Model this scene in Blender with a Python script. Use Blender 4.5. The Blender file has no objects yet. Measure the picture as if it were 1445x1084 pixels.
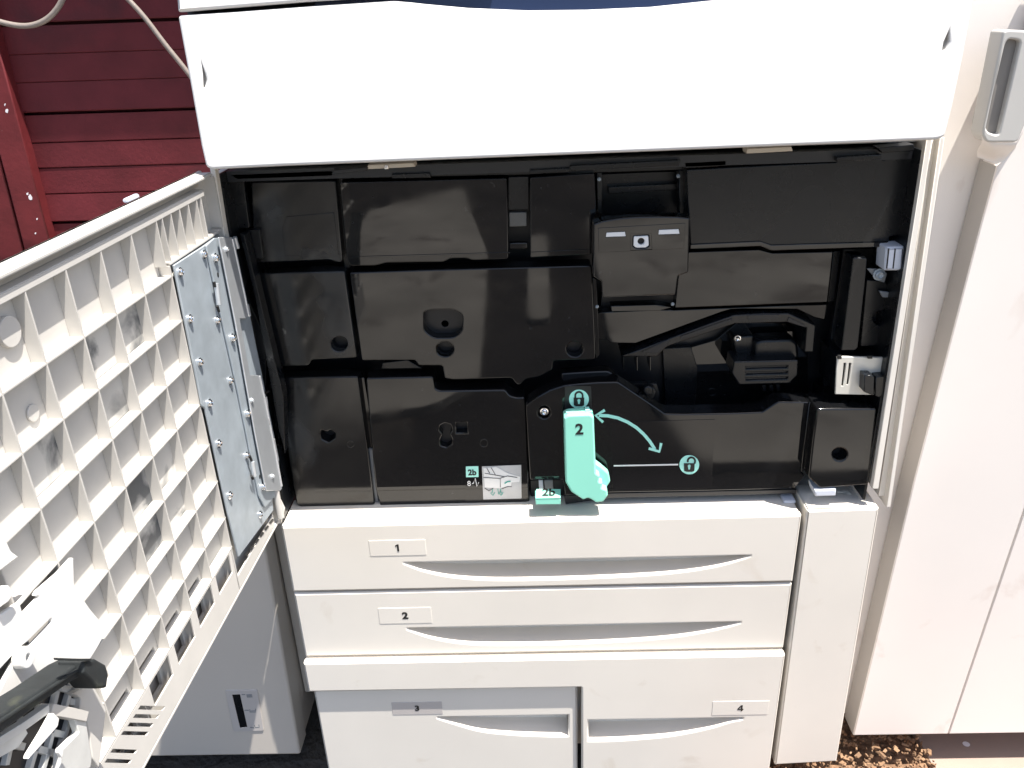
import bpy, bmesh, math, random
from mathutils import Vector, Matrix, noise
random.seed(7)
R = math.radians
S = bpy.context.scene
COL = S.collection

# ------------------------------------------------------------------ camera
CX, CY, FPX = 722.5, 542.0, 1150.0
CAM = Vector((0, -.95, 1.15))
def cam_axes(p, y, r):
    f = Vector((0, math.cos(p), -math.sin(p))); u = Vector((0, math.sin(p), math.cos(p))); x = Vector((1, 0, 0))
    x2 = math.cos(r)*x + math.sin(r)*u; u2 = -math.sin(r)*x + math.cos(r)*u
    Rz = Matrix.Rotation(y, 3, 'Z')
    return Rz @ x2, Rz @ u2, Rz @ (-f)
AX, AU, AB = cam_axes(0.43388571, 0.02887846, -0.03894105)
cd = bpy.data.cameras.new('camera'); cam = bpy.data.objects.new('camera', cd); COL.objects.link(cam)
cam.matrix_world = Matrix(((AX[0], AU[0], AB[0], CAM[0]), (AX[1], AU[1], AB[1], CAM[1]), (AX[2], AU[2], AB[2], CAM[2]), (0, 0, 0, 1)))
cd.sensor_width = 36; cd.sensor_fit = 'HORIZONTAL'; cd.lens = FPX/1445*36
cd.clip_start = .01; cd.clip_end = 500
S.camera = cam

# ------------------------------------------------------------------ light
sunv = Vector((.285, -.165, 1)).normalized()          # towards the sun
el = math.asin(sunv.z); az = math.atan2(sunv.x, sunv.y)
w = bpy.data.worlds.new('World'); S.world = w; w.use_nodes = True
nt = w.node_tree; nt.nodes.clear()
sk = nt.nodes.new('ShaderNodeTexSky'); sk.sky_type = 'NISHITA'; sk.sun_disc = False
sk.ozone_density = .4; sk.dust_density = 2.0; sk.sun_elevation = el; sk.sun_rotation = az
bg = nt.nodes.new('ShaderNodeBackground'); bg.inputs['Strength'].default_value = .10
ow = nt.nodes.new('ShaderNodeOutputWorld')
nt.links.new(sk.outputs[0], bg.inputs[0]); nt.links.new(bg.outputs[0], ow.inputs[0])
sl = bpy.data.lights.new('sun', 'SUN'); sl.energy = 5.0; sl.angle = R(.5); sl.color = (1, .95, .88)
so = bpy.data.objects.new('sun', sl); COL.objects.link(so)
so.rotation_euler = sunv.to_track_quat('Z', 'Y').to_euler(); so.location = sunv*5
S.view_settings.view_transform = 'Standard'; S.view_settings.look = 'None'
S.view_settings.gamma = 1; S.view_settings.exposure = 1.18

# ------------------------------------------------------------------ pixel -> point on a real plane
def ray(px, py): return AX*(px-CX) - AU*(py-CY) - AB*FPX
def P(px, py, Y):
    d = ray(px, py); t = (Y-CAM.y)/d.y; q = CAM+d*t; return (q.x, q.z)
def PX(px, py, X):
    d = ray(px, py); t = (X-CAM.x)/d.x; q = CAM+d*t; return (q.y, q.z)
def PZ(px, py, Z):
    d = ray(px, py); t = (Z-CAM.z)/d.z; q = CAM+d*t; return (q.x, q.y)
DA = R(2.5)
DH = Vector((-.362, 0, 0)); DU = Vector((-math.sin(DA), -math.cos(DA), 0)); DN = Vector((math.cos(DA), -math.sin(DA), 0))
def PD(px, py, wv=0):                     # on the door's inner plane (offset wv): (s along door, z)
    h = DH+DN*wv; d = ray(px, py); t = ((h-CAM).dot(DN))/d.dot(DN); q = CAM+d*t
    return ((q-h).dot(DU), q.z)

# ------------------------------------------------------------------ materials
def mat(name, col, rough=.5, metal=0, spec=.5, bump=0, bscale=200, var=0, vscale=8, rvar=0, coat=0, dirt=None, dscale=6, dth=.62, bdist=.001):
    m = bpy.data.materials.new(name); m.use_nodes = True; t = m.node_tree; b = t.nodes['Principled BSDF']
    b.inputs['Base Color'].default_value = (*col, 1); b.inputs['Roughness'].default_value = rough
    b.inputs['Metallic'].default_value = metal; b.inputs['Specular IOR Level'].default_value = spec
    b.inputs['Coat Weight'].default_value = coat; b.inputs['Coat Roughness'].default_value = .08
    tc = t.nodes.new('ShaderNodeNewGeometry')
    def nz(scale, det=4, dist=0):
        n = t.nodes.new('ShaderNodeTexNoise'); n.inputs['Scale'].default_value = scale; n.inputs['Detail'].default_value = det
        n.inputs['Distortion'].default_value = dist
        t.links.new(tc.outputs['Position'], n.inputs['Vector']); return n
    last = None
    if var:
        n = nz(vscale, 5); r = t.nodes.new('ShaderNodeMapRange')
        r.inputs['From Min'].default_value = .3; r.inputs['From Max'].default_value = .7
        r.inputs['To Min'].default_value = 1-var; r.inputs['To Max'].default_value = 1+var
        t.links.new(n.outputs[0], r.inputs[0])
        mx = t.nodes.new('ShaderNodeVectorMath'); mx.operation = 'SCALE'; mx.inputs[0].default_value = col
        t.links.new(r.outputs[0], mx.inputs['Scale']); last = mx.outputs[0]
    if dirt:
        n = nz(dscale, 8, .6); r = t.nodes.new('ShaderNodeMapRange'); r.inputs['From Min'].default_value = dth; r.inputs['From Max'].default_value = dth+.12
        t.links.new(n.outputs[0], r.inputs[0])
        mx = t.nodes.new('ShaderNodeMix'); mx.data_type = 'RGBA'
        t.links.new(r.outputs[0], mx.inputs['Factor'])
        if last: t.links.new(last, mx.inputs['A'])
        else: mx.inputs['A'].default_value = (*col, 1)
        mx.inputs['B'].default_value = (*dirt, 1); last = mx.outputs['Result']
    if last: t.links.new(last, b.inputs['Base Color'])
    if rvar:
        n = nz(14, 6, 1.2); r = t.nodes.new('ShaderNodeMapRange'); r.inputs['From Min'].default_value = .35; r.inputs['From Max'].default_value = .75
        r.inputs['To Min'].default_value = rough; r.inputs['To Max'].default_value = rough+rvar
        t.links.new(n.outputs[0], r.inputs[0]); t.links.new(r.outputs[0], b.inputs['Roughness'])
    if bump:
        n = nz(bscale, 3); bp = t.nodes.new('ShaderNodeBump'); bp.inputs['Strength'].default_value = bump; bp.inputs['Distance'].default_value = bdist
        t.links.new(n.outputs[0], bp.inputs['Height']); t.links.new(bp.outputs[0], b.inputs['Normal'])
    return m
M = dict(
    hood=mat('cream_plastic_smooth', (.60, .59, .575), .40, bump=.12, bscale=700, bdist=.0004, var=.05, vscale=3.5, dirt=(.55, .5, .45), dscale=9, dth=.80),
    cream=mat('cream_plastic', (.745, .70, .63), .46, bump=.2, bscale=700, bdist=.0004, var=.045, vscale=4.5, dirt=(.66, .60, .52), dscale=14, dth=.64),
    cab=mat('pale_cabinet_plastic', (.82, .765, .715), .33, bump=.2, bscale=700, bdist=.0004, var=.05, vscale=2.2, dirt=(.72, .64, .58), dscale=13, dth=.63),
    white=mat('bright_white_plastic', (.74, .73, .70), .42, var=.03, vscale=40, dirt=(.55, .54, .52), dscale=30, dth=.68),
    handle=mat('grey_beige_handle', (.50, .485, .455), .42, var=.03),
    recess=mat('brown_grey_recess', (.20, .185, .17), .5),
    edge=mat('shaded_edge_tone', (.40, .375, .35), .5, var=.04),  # grey that carries the shade of the door's left side
    label_shade=mat('shade_toned_label_film', (.50, .465, .44), .3),  # label colour toned down to hold the shade
    shadecab=mat('shade_toned_cream_plastic', (.54, .495, .44), .45, bump=.15, bscale=900, bdist=.0003, var=.03, vscale=4, dirt=(.4, .37, .34), dscale=22, dth=.75),  # cream darkened in its colour for the shaded left cabinet
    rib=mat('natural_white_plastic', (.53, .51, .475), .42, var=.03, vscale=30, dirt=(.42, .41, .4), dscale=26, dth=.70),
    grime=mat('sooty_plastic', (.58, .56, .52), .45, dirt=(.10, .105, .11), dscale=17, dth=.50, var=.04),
    black=mat('gloss_black_plastic', (.0055, .0058, .0066), .022, rvar=.05, bump=.05, bscale=5, bdist=.004, spec=.5, dirt=(.06, .06, .06), dscale=150, dth=.69),
    smudge=mat('smudged_black_plastic', (.006, .0066, .0075), .10, rvar=.14, bump=.1, bscale=8, bdist=.004, dirt=(.02, .022, .024), dscale=11, dth=.56),
    black2=mat('satin_black_plastic', (.0055, .0066, .0082), .24, spec=.38, rvar=.1, bump=.1, bscale=60),
    pit=mat('dark_recess', (.006, .007, .010), .4),
    gloss=mat('dark_console_glass', (.012, .02, .05), .12),
    steel=mat('galvanised_steel', (.36, .405, .44), .48, metal=.3, var=.10, vscale=40, rvar=.12),
    steel2=mat('pale_zinc_steel', (.62, .65, .68), .30, metal=.6, var=.06, vscale=30),
    chrome=mat('bright_screw_metal', (.85, .85, .85), .14, metal=1),
    alu=mat('pale_aluminium', (.66, .64, .58), .4, metal=.25, var=.05),
    dimgrey=mat('dim_grey_plastic', (.085, .085, .08), .45),
    grey=mat('grey_plastic', (.20, .21, .22), .4, var=.05),
    bluegrey=mat('pale_blue_grey_plastic', (.62, .65, .72), .4),
    teal=mat('mint_green_plastic', (.30, .76, .60), .35, var=.03),
    teal2=mat('mint_print', (.42, .88, .76), .5),
    dteal=mat('dark_teal_plastic', (.03, .35, .28), .4),
    ink=mat('black_ink', (.01, .01, .01), .6),
    paper=mat('pale_grey_print', (.50, .50, .50), .6, var=.08, vscale=30),
    wpaper=mat('white_print', (.78, .78, .77), .6),
    decal=mat('black_decal_film', (.006, .006, .007), .10),
    label=mat('label_film', (.70, .66, .62), .25),
    shade=mat('warm_beige_plastic', (.50, .44, .36), .5),
    red=mat('dark_red_paint', (.105, .015, .020), .6, spec=.25, bump=.5, bscale=120, bdist=.0012, var=.18, vscale=14, dirt=(.06, .014, .018), dscale=5, dth=.6),
    red2=mat('red_post_paint', (.125, .017, .020), .55, spec=.3, bump=.45, bscale=70, bdist=.0015, var=.15, vscale=20, dirt=(.5, .4, .38), dscale=36, dth=.70),
    cable=mat('grey_beige_cable', (.23, .195, .17), .35, bump=.6, bscale=160, bdist=.001),
    rail=mat('worn_dark_rubber', (.011, .014, .015), .75, var=.3, vscale=60, dirt=(.05, .055, .036), dscale=25, dth=.60, bump=.3, bscale=80),
    grid=mat('dull_grid_plastic', (.50, .50, .48), .5, var=.08, vscale=50),
    mat_=mat('brown_board', (.30, .225, .185), .8, bump=.3, bscale=300, var=.08),
    bed=mat('bark_soil', (.20, .115, .065), .95, bump=1, bscale=90, bdist=.008, var=.6, vscale=70, dirt=(.34, .22, .13), dscale=60, dth=.55),
    soil=mat('brown_soil', (.042, .036, .032), .95, bump=1, bscale=60, bdist=.01, var=.5, vscale=1.6, dirt=(.075, .065, .055), dscale=2.2, dth=.55),
    chip=mat('bark_chip', (.21, .125, .07), .9, bump=.6, bscale=150, var=.4, vscale=60),
    slab=mat('reflection_slab_tone', (.36, .335, .295), .9, bump=.4, bscale=60, bdist=.003, var=.25, vscale=2.5, dirt=(.16, .14, .12), dscale=3, dth=.58),  # tone of the added slabs mirrored in the black panels
    spot=mat('white_sticker', (.75, .73, .75), .5),
)
mb = M['cab'].node_tree.nodes['Principled BSDF']; mb.inputs['Coat Weight'].default_value = .0

# ------------------------------------------------------------------ builders
def link(name, me, m, parent=None, smooth=True):
    o = bpy.data.objects.new(name, me); COL.objects.link(o)
    me.materials.clear(); me.materials.append(M[m])
    if smooth and len(me.polygons):
        me.shade_smooth(); me.set_sharp_from_angle(angle=R(32))
    if parent: o.parent = parent
    return o
def tag(o, label=None, cat=None, group=None, kind=None):
    if label: o['label'] = label
    if cat: o['category'] = cat
    if group: o['group'] = group
    if kind: o['kind'] = kind
    return o
def empty(name, label, cat, group=None):
    o = bpy.data.objects.new(name, None); COL.objects.link(o); o.empty_display_size = .05
    return tag(o, label, cat, group)
def TY(Y):                                  # panel in a plane y = Y; front towards -y
    return lambda u, v, q: Vector((u, Y-q, v))
def TD(W=0):                                # panel on the door; q towards the inside
    return lambda u, v, q: DH + DU*u + Vector((0, 0, v)) + DN*(W+q)
def TZ(Z): return lambda u, v, q: Vector((u, v, Z+q))
def TX(X): return lambda u, v, q: Vector((X+q, u, v))
def rnd(pts, r, n=4):                       # round the corners of a polygon (world units)
    out = []; N = len(pts)
    for i in range(N):
        a, b, c = Vector(pts[i-1]), Vector(pts[i]), Vector(pts[(i+1) % N])
        da, dc = (a-b), (c-b); la, lc = da.length, dc.length
        if la < 1e-6 or lc < 1e-6: continue
        k = min(r, la*.45, lc*.45); p, q = b+da/la*k, b+dc/lc*k
        if abs(da.normalized().dot(dc.normalized())) > .995: out.append(tuple(b)); continue
        for j in range(n+1):
            t = j/n; out.append(tuple(p*(1-t)**2 + b*2*t*(1-t) + q*t*t))
    return out
def ell(cx, cy, rx, ry=None, n=28, a0=0):
    ry = ry or rx
    return [(cx+rx*math.cos(2*math.pi*i/n+a0), cy+ry*math.sin(2*math.pi*i/n+a0)) for i in range(n)]
def ppx(pts, Y): return [P(x, y, Y) for x, y in pts]
def epx(cx, cy, rx, ry, Y, n=28): return ppx(ell(cx, cy, rx, ry, n), Y)
def panel(name, m, outline, T, t=.01, bevel=.001, holes=(), parent=None, smooth=True):
    """extruded, bevelled sheet; front face at q=0, back at q=-t"""
    cu = bpy.data.curves.new(name, 'CURVE'); cu.dimensions = '2D'; cu.fill_mode = 'BOTH'
    for k, pl in enumerate([outline]+list(holes)):
        sp = cu.splines.new('POLY'); sp.points.add(len(pl)-1)
        for i, (u, v) in enumerate(pl): sp.points[i].co = (u, v, 0, 1)
        sp.use_cyclic_u = True
    cu.bevel_depth = bevel; cu.bevel_resolution = 1; cu.offset = -bevel; cu.extrude = max(t/2-bevel, 0)
    tmp = bpy.data.objects.new('tmp', cu); me = bpy.data.meshes.new_from_object(tmp)
    bpy.data.objects.remove(tmp); bpy.data.curves.remove(cu)
    bm = bmesh.new(); bm.from_mesh(me)
    bmesh.ops.remove_doubles(bm, verts=bm.verts, dist=1e-6)
    for v in bm.verts: v.co = T(v.co.x, v.co.y, v.co.z - t/2)
    bmesh.ops.recalc_face_normals(bm, faces=bm.faces)
    bm.to_mesh(me); bm.free(); me.name = name
    o = link(name, me, m, parent, False)
    me.shade_smooth()
    big = sorted((f.area for f in me.polygons), reverse=True)
    me.calc_loop_triangles()
    o0 = T(0, 0, 0); nz = (T(.01, 0, 0)-o0).cross(T(0, .01, 0)-o0).normalized()
    for f in me.polygons:
        d = abs(f.normal.dot(nz))
        f.use_smooth = .2 < d < .985
    return o
def bm_box(bm, lo, hi, T=lambda a, b, c: Vector((a, b, c))):
    vs = [bm.verts.new(T(x, y, z)) for x in (lo[0], hi[0]) for y in (lo[1], hi[1]) for z in (lo[2], hi[2])]
    for f in ((0, 1, 3, 2), (4, 6, 7, 5), (0, 4, 5, 1), (2, 3, 7, 6), (0, 2, 6, 4), (1, 5, 7, 3)): bm.faces.new([vs[i] for i in f])
def finish(name, bm, m, parent=None, bevel=0, smooth=True):
    bmesh.ops.recalc_face_normals(bm, faces=bm.faces)
    if bevel:
        bmesh.ops.bevel(bm, geom=list(bm.edges), offset=bevel, segments=2, affect='EDGES', clamp_overlap=True)
    me = bpy.data.meshes.new(name); bm.to_mesh(me); bm.free()
    return link(name, me, m, parent, smooth)
def box(name, m, lo, hi, parent=None, bevel=.001, T=None):
    bm = bmesh.new()
    bm_box(bm, lo, hi, T) if T else bm_box(bm, lo, hi)
    return finish(name, bm, m, parent, bevel)
def tube(name, m, pts, r, parent=None, n=10, cyclic=False):
    cu = bpy.data.curves.new(name, 'CURVE'); cu.dimensions = '3D'; sp = cu.splines.new('NURBS')
    sp.points.add(len(pts)-1)
    for i, p in enumerate(pts): sp.points[i].co = (*p, 1)
    sp.order_u = 3; sp.use_endpoint_u = True; cu.bevel_depth = r; cu.bevel_resolution = 5; cu.use_fill_caps = True; cu.resolution_u = 10
    tmp = bpy.data.objects.new('tmp', cu); me = bpy.data.meshes.new_from_object(tmp)
    bpy.data.objects.remove(tmp); bpy.data.curves.remove(cu)
    return link(name, me, m, parent)
def text(name, m, s, cx, cy, h, T, parent, offset=0.0, xs=1.0, depth=.0004, basis=None):
    """printed characters centred on (cx,cy) in plane coordinates, h = cap height; basis skews u,v axes"""
    cu = bpy.data.curves.new(name, 'FONT'); cu.body = s; cu.size = 1; cu.align_x = 'CENTER'; cu.align_y = 'CENTER'; cu.offset = offset; cu.extrude = 0
    tmp = bpy.data.objects.new('tmp', cu); me = bpy.data.meshes.new_from_object(tmp)
    bpy.data.objects.remove(tmp); bpy.data.curves.remove(cu)
    ys = [v.co.y for v in me.vertices]; xs_ = [v.co.x for v in me.vertices]
    k = h/(max(ys)-min(ys)); my = (max(ys)+min(ys))/2; mx = (max(xs_)+min(xs_))/2
    for v in me.vertices: v.co = T(cx+(v.co.x-mx)*k*xs, cy+(v.co.y-my)*k, depth)
    return link(name, me, m, parent, False)
def glyph(name, ch, cx, cy, h, T, parent):
    if ch == '1': out = [(.30, 0), (.52, 0), (.52, 1), (.36, 1), (.10, .84), (.10, .66), (.30, .76)]; hs = []
    else: out = [(.44, 0), (.63, 0), (.63, .20), (.76, .20), (.76, .37), (.63, .37), (.63, 1), (.42, 1), (0, .38), (0, .20), (.44, .20)]; hs = [[(.17, .37), (.44, .37), (.44, .74)]]
    f = lambda pl: [(cx+(a-.36)*h, cy+(b-.5)*h) for a, b in pl]
    return panel(name, 'ink', f(out), lambda u, v, q: T(u, v, q+.0005), .0004, .00003, [f(x) for x in hs], parent, False)
def strip_poly(pts, wd):                    # 2-D centreline -> closed outline of width wd
    L, Rr = [], []
    for i, p in enumerate(pts):
        a = Vector(pts[max(i-1, 0)]); b = Vector(pts[min(i+1, len(pts)-1)]); d = (b-a).normalized(); nn = Vector((-d.y, d.x))*wd/2
        L.append(tuple(Vector(p)+nn)); Rr.append(tuple(Vector(p)-nn))
    return L+Rr[::-1]
def spx(pts, wpx): return strip_poly(pts, wpx)
def screw_mesh(r=.0045):
    bm = bmesh.new()
    prof = [(0, r*1.25, .0008), (0, r*1.25, .0016), (0, r*.95, .0018), (0, r*.9, .0036), (0, r*.62, .0048)]
    n = 14; rings = []
    for _, rr, h in [(0, r*1.25, 0)]+prof:
        rings.append([bm.verts.new((rr*math.cos(2*math.pi*i/n), rr*math.sin(2*math.pi*i/n), h)) for i in range(n)])
    for a, b in zip(rings, rings[1:]):
        for i in range(n): bm.faces.new((a[i], a[(i+1) % n], b[(i+1) % n], b[i]))
    # cross slot: inner recessed disc
    inner = [bm.verts.new((r*.25*math.cos(2*math.pi*i/n)*(1.9 if i % 4 == 0 else .8), r*.25*math.sin(2*math.pi*i/n)*(1.9 if i % 4 == 0 else .8), .0036)) for i in range(n)]
    for i in range(n): bm.faces.new((rings[-1][i], rings[-1][(i+1) % n], inner[(i+1) % n], inner[i]))
    bm.faces.new(inner)
    bmesh.ops.recalc_face_normals(bm, faces=bm.faces)
    me = bpy.data.meshes.new('screw'); bm.to_mesh(me); bm.free(); return me
SCREW = screw_mesh(); SCREW.materials.append(M['chrome']); SCREW.shade_smooth(); SCREW.set_sharp_from_angle(angle=R(35))
def place_screw(pos, normal, parent, scale=1, m=None):
    me = SCREW
    if m: me = SCREW.copy(); me.materials.clear(); me.materials.append(M[m])
    o = bpy.data.objects.new('screw', me); COL.objects.link(o); o.parent = parent
    o.matrix_world = Matrix.Translation(pos) @ normal.to_track_quat('Z', 'Y').to_matrix().to_4x4() @ Matrix.Rotation(random.random()*3, 4, 'Z') @ Matrix.Scale(scale, 4)
    return o

GZ = -.055
# ================================================================== SETTING
def ground():
    bm = bmesh.new()
    n = 60
    # one sheet, fine near the machine, coarse out to the distance
    xs = sorted(set([-60, -30, -15, -8, -4, -2.2] + [-1.4+i*.05 for i in range(57)] + [2.2, 4, 8, 15, 30, 60]))
    ys = sorted(set([-60, -30, -15, -8, -4, -2.4, -1.8, -1.3] + [-.9+i*.05 for i in range(36)] + [1.5, 4, 8, 15, 30, 60]))
    g = [[bm.verts.new((x, y, .012*(noise.noise(Vector((x*7, y*7, 0)))) + .006*noise.noise(Vector((x*25, y*25, 3))) - .012 + GZ)) for y in ys] for x in xs]
    for i in range(len(xs)-1):
        for j in range(len(ys)-1): bm.faces.new((g[i][j], g[i+1][j], g[i+1][j+1], g[i][j+1]))
    o = finish('ground', bm, 'soil'); tag(o, kind='structure')
    bm = bmesh.new()
    for k in range(9000):
        x = random.uniform(.3, 1.1); y = random.uniform(-.4, .35)
        if x > .645 and y > -.25: continue
        c = Vector((x, y, random.uniform(-.010, .004))); L = random.uniform(.002, .010)*random.choice((.6, 1, 1, 1.5)); W = L*random.uniform(.25, .6); H = random.uniform(.002, .005)
        rot = Matrix.Rotation(random.uniform(0, 6.28), 3, 'Z') @ Matrix.Rotation(random.uniform(-.5, .5), 3, 'X') @ Matrix.Rotation(random.uniform(-.4, .4), 3, 'Y')
        bm_box(bm, (-L/2, -W/2, -H/2), (L/2, W/2, H/2), lambda a, b, d: c + rot @ Vector((a*(1-.3*(b > 0)), b, d)))
    o = finish('bark_chips', bm, 'chip', smooth=False); tag(o, 'loose brown bark chips scattered on the soil at the cabinet base', 'bark', kind='stuff')
ground()
def bark_bed():
    bm = bmesh.new(); n = 50; g = []
    for i in range(n+1):
        row = []
        for j in range(n+1):
            x = .25+.9*i/n; y = -.45+.80*j/n; e = min(i, j, n-i, n-j)
            row.append(bm.verts.new((x, y, GZ+(.004 if e else -.02)+.007*noise.noise(Vector((x*22, y*22, 5)))-.004)))
        g.append(row)
    for i in range(n):
        for j in range(n): bm.faces.new((g[i][j], g[i+1][j], g[i+1][j+1], g[i][j+1]))
    o = finish('bark_bed', bm, 'bed'); tag(o, kind='structure')
bark_bed()

def wall():
    Y = .70
    W = empty('barn_wall', 'dark red painted board wall behind the open printer', 'wall')
    zs = [P(200, y, Y)[1] for y in (-60, 30, 72, 112, 157, 198, 234, 271, 312, 345)]
    x0, x1 = -2.2, 1.6
    zb = zs + [zs[-1]-.055*k for k in range(1, 14)]
    steps = {1: .016, 4: .018, 8: .016}
    off = 0
    tl = -.0195
    for i in range(len(zb)-1):
        top, bot = zb[i], zb[i+1]
        lap = i+1 in steps or (i > 8 and i % 3 == 1)
        gap = lambda k: .0042 if k in (1, 4, 8) else (.0003 if k in (2, 3) else (.0035 if k > 8 and k % 4 == 0 else .0010))
        gb, gt = gap(i+1), gap(i)*.4
        face = .0004*random.uniform(-1, 1)
        bm = bmesh.new()
        tk = .012
        # board leans out slightly at its foot; lapped ones stand prouder
        fo = .0035 if lap else .0008
        vs = []
        z0, z1 = bot+gb, top-gt
        nseg = 40
        rows = []
        for k in range(nseg+1):
            x = x0+(x1-x0)*k/nseg; sl = (x+.75)*-.004
            wv = .0008*noise.noise(Vector((x*3, bot*9, 1)))
            rows.append([bm.verts.new(Vector((x, Y+a, z+sl))) for a, z in ((face+wv, z1), (face-fo+wv, z0+.002), (face-fo+.002+wv, z0), (.03, z0), (.03, z1))])
        for a, b in zip(rows, rows[1:]):
            for j in range(5): bm.faces.new((a[j], a[(j+1) % 5], b[(j+1) % 5], b[j]))
        bm.faces.new(rows[0]); bm.faces.new(rows[-1][::-1])
        finish('board', bm, 'red', W)
    box('backing', 'red', (x0, Y+.031, -.0), (x1, Y+.06, 1.9), W, 0)
    # upper eave board, added to shade the top of the wall
    # post on the left with a side board
    Yp = .672
    pl = [(0, 70), (73, 345), (125, 560), (-40, 560), (-160, 70), (-40, -80), (-45, -80)]
    pts = [P(-49, -80, Yp), P(-160, -80, Yp), P(-30, 420, Yp), P(88, 420, Yp)]
    p1 = [P(-42, -80, Yp), P(102, 460, Yp), P(62, 460, Yp), P(-78, -80, Yp)]
    panel('post', 'red2', p1, TY(Yp), .03, .003, parent=W)
    p2 = [P(-80, -80, Yp+.008), P(60, 460, Yp+.008), P(-160, 460, Yp+.008), P(-300, -80, Yp+.008)]
    panel('side_board', 'red2', p2, TY(Yp+.008), .02, .002, parent=W)
    for x, y, r in ((10, 156, 3.2), (43, 279, 4.2), (39, 274, 2.2), (52, 309, 1.6), (50, 330, 1.5), (7, 148, 1.6), (60, 352, 1.4)):
        pts = [(x+r*random.uniform(.3, 1)*math.cos(a_*.9), y+r*1.5*random.uniform(.3, 1)*math.sin(a_*.9)) for a_ in range(7)]
        panel('peeled_patch', 'spot', ppx(pts, Yp-.0003), TY(Yp-.0003), .0006, .0001, parent=W)
    # roof eave high above, unseen, added to cast the wall's upper shade
    box('shade_eave', 'red', (-2.2, .607, 1.50), (1.6, .76, 1.54), W, .003)
wall()

def cables():
    Y = .60
    def pt(l): return [Vector((P(x, y, Y)[0], Y, P(x, y, Y)[1])) for x, y in l]
    o = tube('cable', 'cable', pt([(-60, 10), (-25, 22), (5, 33), (35, 38), (58, 33), (76, 20), (90, -2), (104, -40)]), .0048)
    tag(o, 'pale cable sagging in a loop at the top left of the red wall', 'cable')
    o = tube('cable', 'cable', pt([(150, -34), (178, -4), (205, 25), (232, 62), (262, 98), (300, 150), (330, 190)]), .0044)
    tag(o, 'pale cable running down diagonally behind the top left of the printer', 'cable')
cables()

def reflection_slabs():
    # unseen slabs added behind the camera, shaped to reflect in the black panels
    for nm, pts in (('reflection_slab', [(-1.05, -4.3), (-.47, -4.9), (-.22, -3.1), (-.19, -1.55), (-.33, -1.36), (-.60, -1.28), (-.98, -1.42)]),
                    ('reflection_slab', [(-.01, -3.5), (.10, -3.5), (.08, -2.15), (-.015, -2.15)]),
                    ('reflection_slab', [(.36, -3.9), (2.6, -4.1), (2.3, -.95), (.46, -.98), (.30, -1.9)]),
                    ('reflection_slab', [(-3.2, -4.0), (-1.15, -4.2), (-1.08, -1.2), (-2.8, -1.1)])):
        o = panel(nm, 'slab', rnd(pts, .05), TZ(GZ+.022), .05, .004); tag(o, kind='structure')
reflection_slabs()

# ================================================================== PRINTER
PR = empty('office_printer', 'large cream office printer with its front door open and black interior panels showing', 'printer')

# ---- body behind the front
XL, XR = -.362, .449
box('body', 'cream', (XL+.004, .141, .50), (XR+.02, .62, .985), PR, .003)
box('lower_body', 'cream', (XL+.004, .07, -.015), (XR+.02, .62, .497), PR, .003)
box('upper_body', 'hood', (XL+.004, .05, .9875), (XR+.03, .62, 1.18), PR, .003)
# inner liner of the opening
box('interior_back', 'pit', (XL+.004, .128, .502), (XR, .139, .984), PR, 0)
box('interior_side', 'black2', (XL+.0005, .012, .502), (XL+.0035, .138, .984), PR, 0)
box('body_side', 'cream', (XL-.009, .0015, .502), (XL, .139, .984), PR, .0005)
box('interior_ceiling', 'pit', (XL+.004, .03, .9715), (XR, .127, .984), PR, 0)
# right-hand frame strips
def ypoly(name, m, px, Y, t, b=.0008, holes=(), parent=PR, r=0, smooth=True):
    o = ppx(px, Y)
    if r: o = rnd(o, r)
    return panel(name, m, o, TY(Y), t, b, [h for h in holes], parent, smooth)
ypoly('frame_strip', 'cream', [(1308, 196), (1316, 196), (1240, 690), (1231, 690)], 0, .009)
box('interior_side', 'black2', (XR+.0015, .0095, .515), (XR+.0045, .138, .984), PR, 0)
ypoly('frame_channel', 'cream', [(1316, 196), (1328, 196), (1252, 700), (1240, 700)], .014, .05)
ypoly('frame_edge', 'cream', [(1327, 194), (1333, 194), (1257, 716), (1251, 716)], .002, .08)
ypoly('frame_strip', 'cream', [(296, 238), (303, 238), (318, 333), (311, 333)], -.001, .012)

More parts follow.
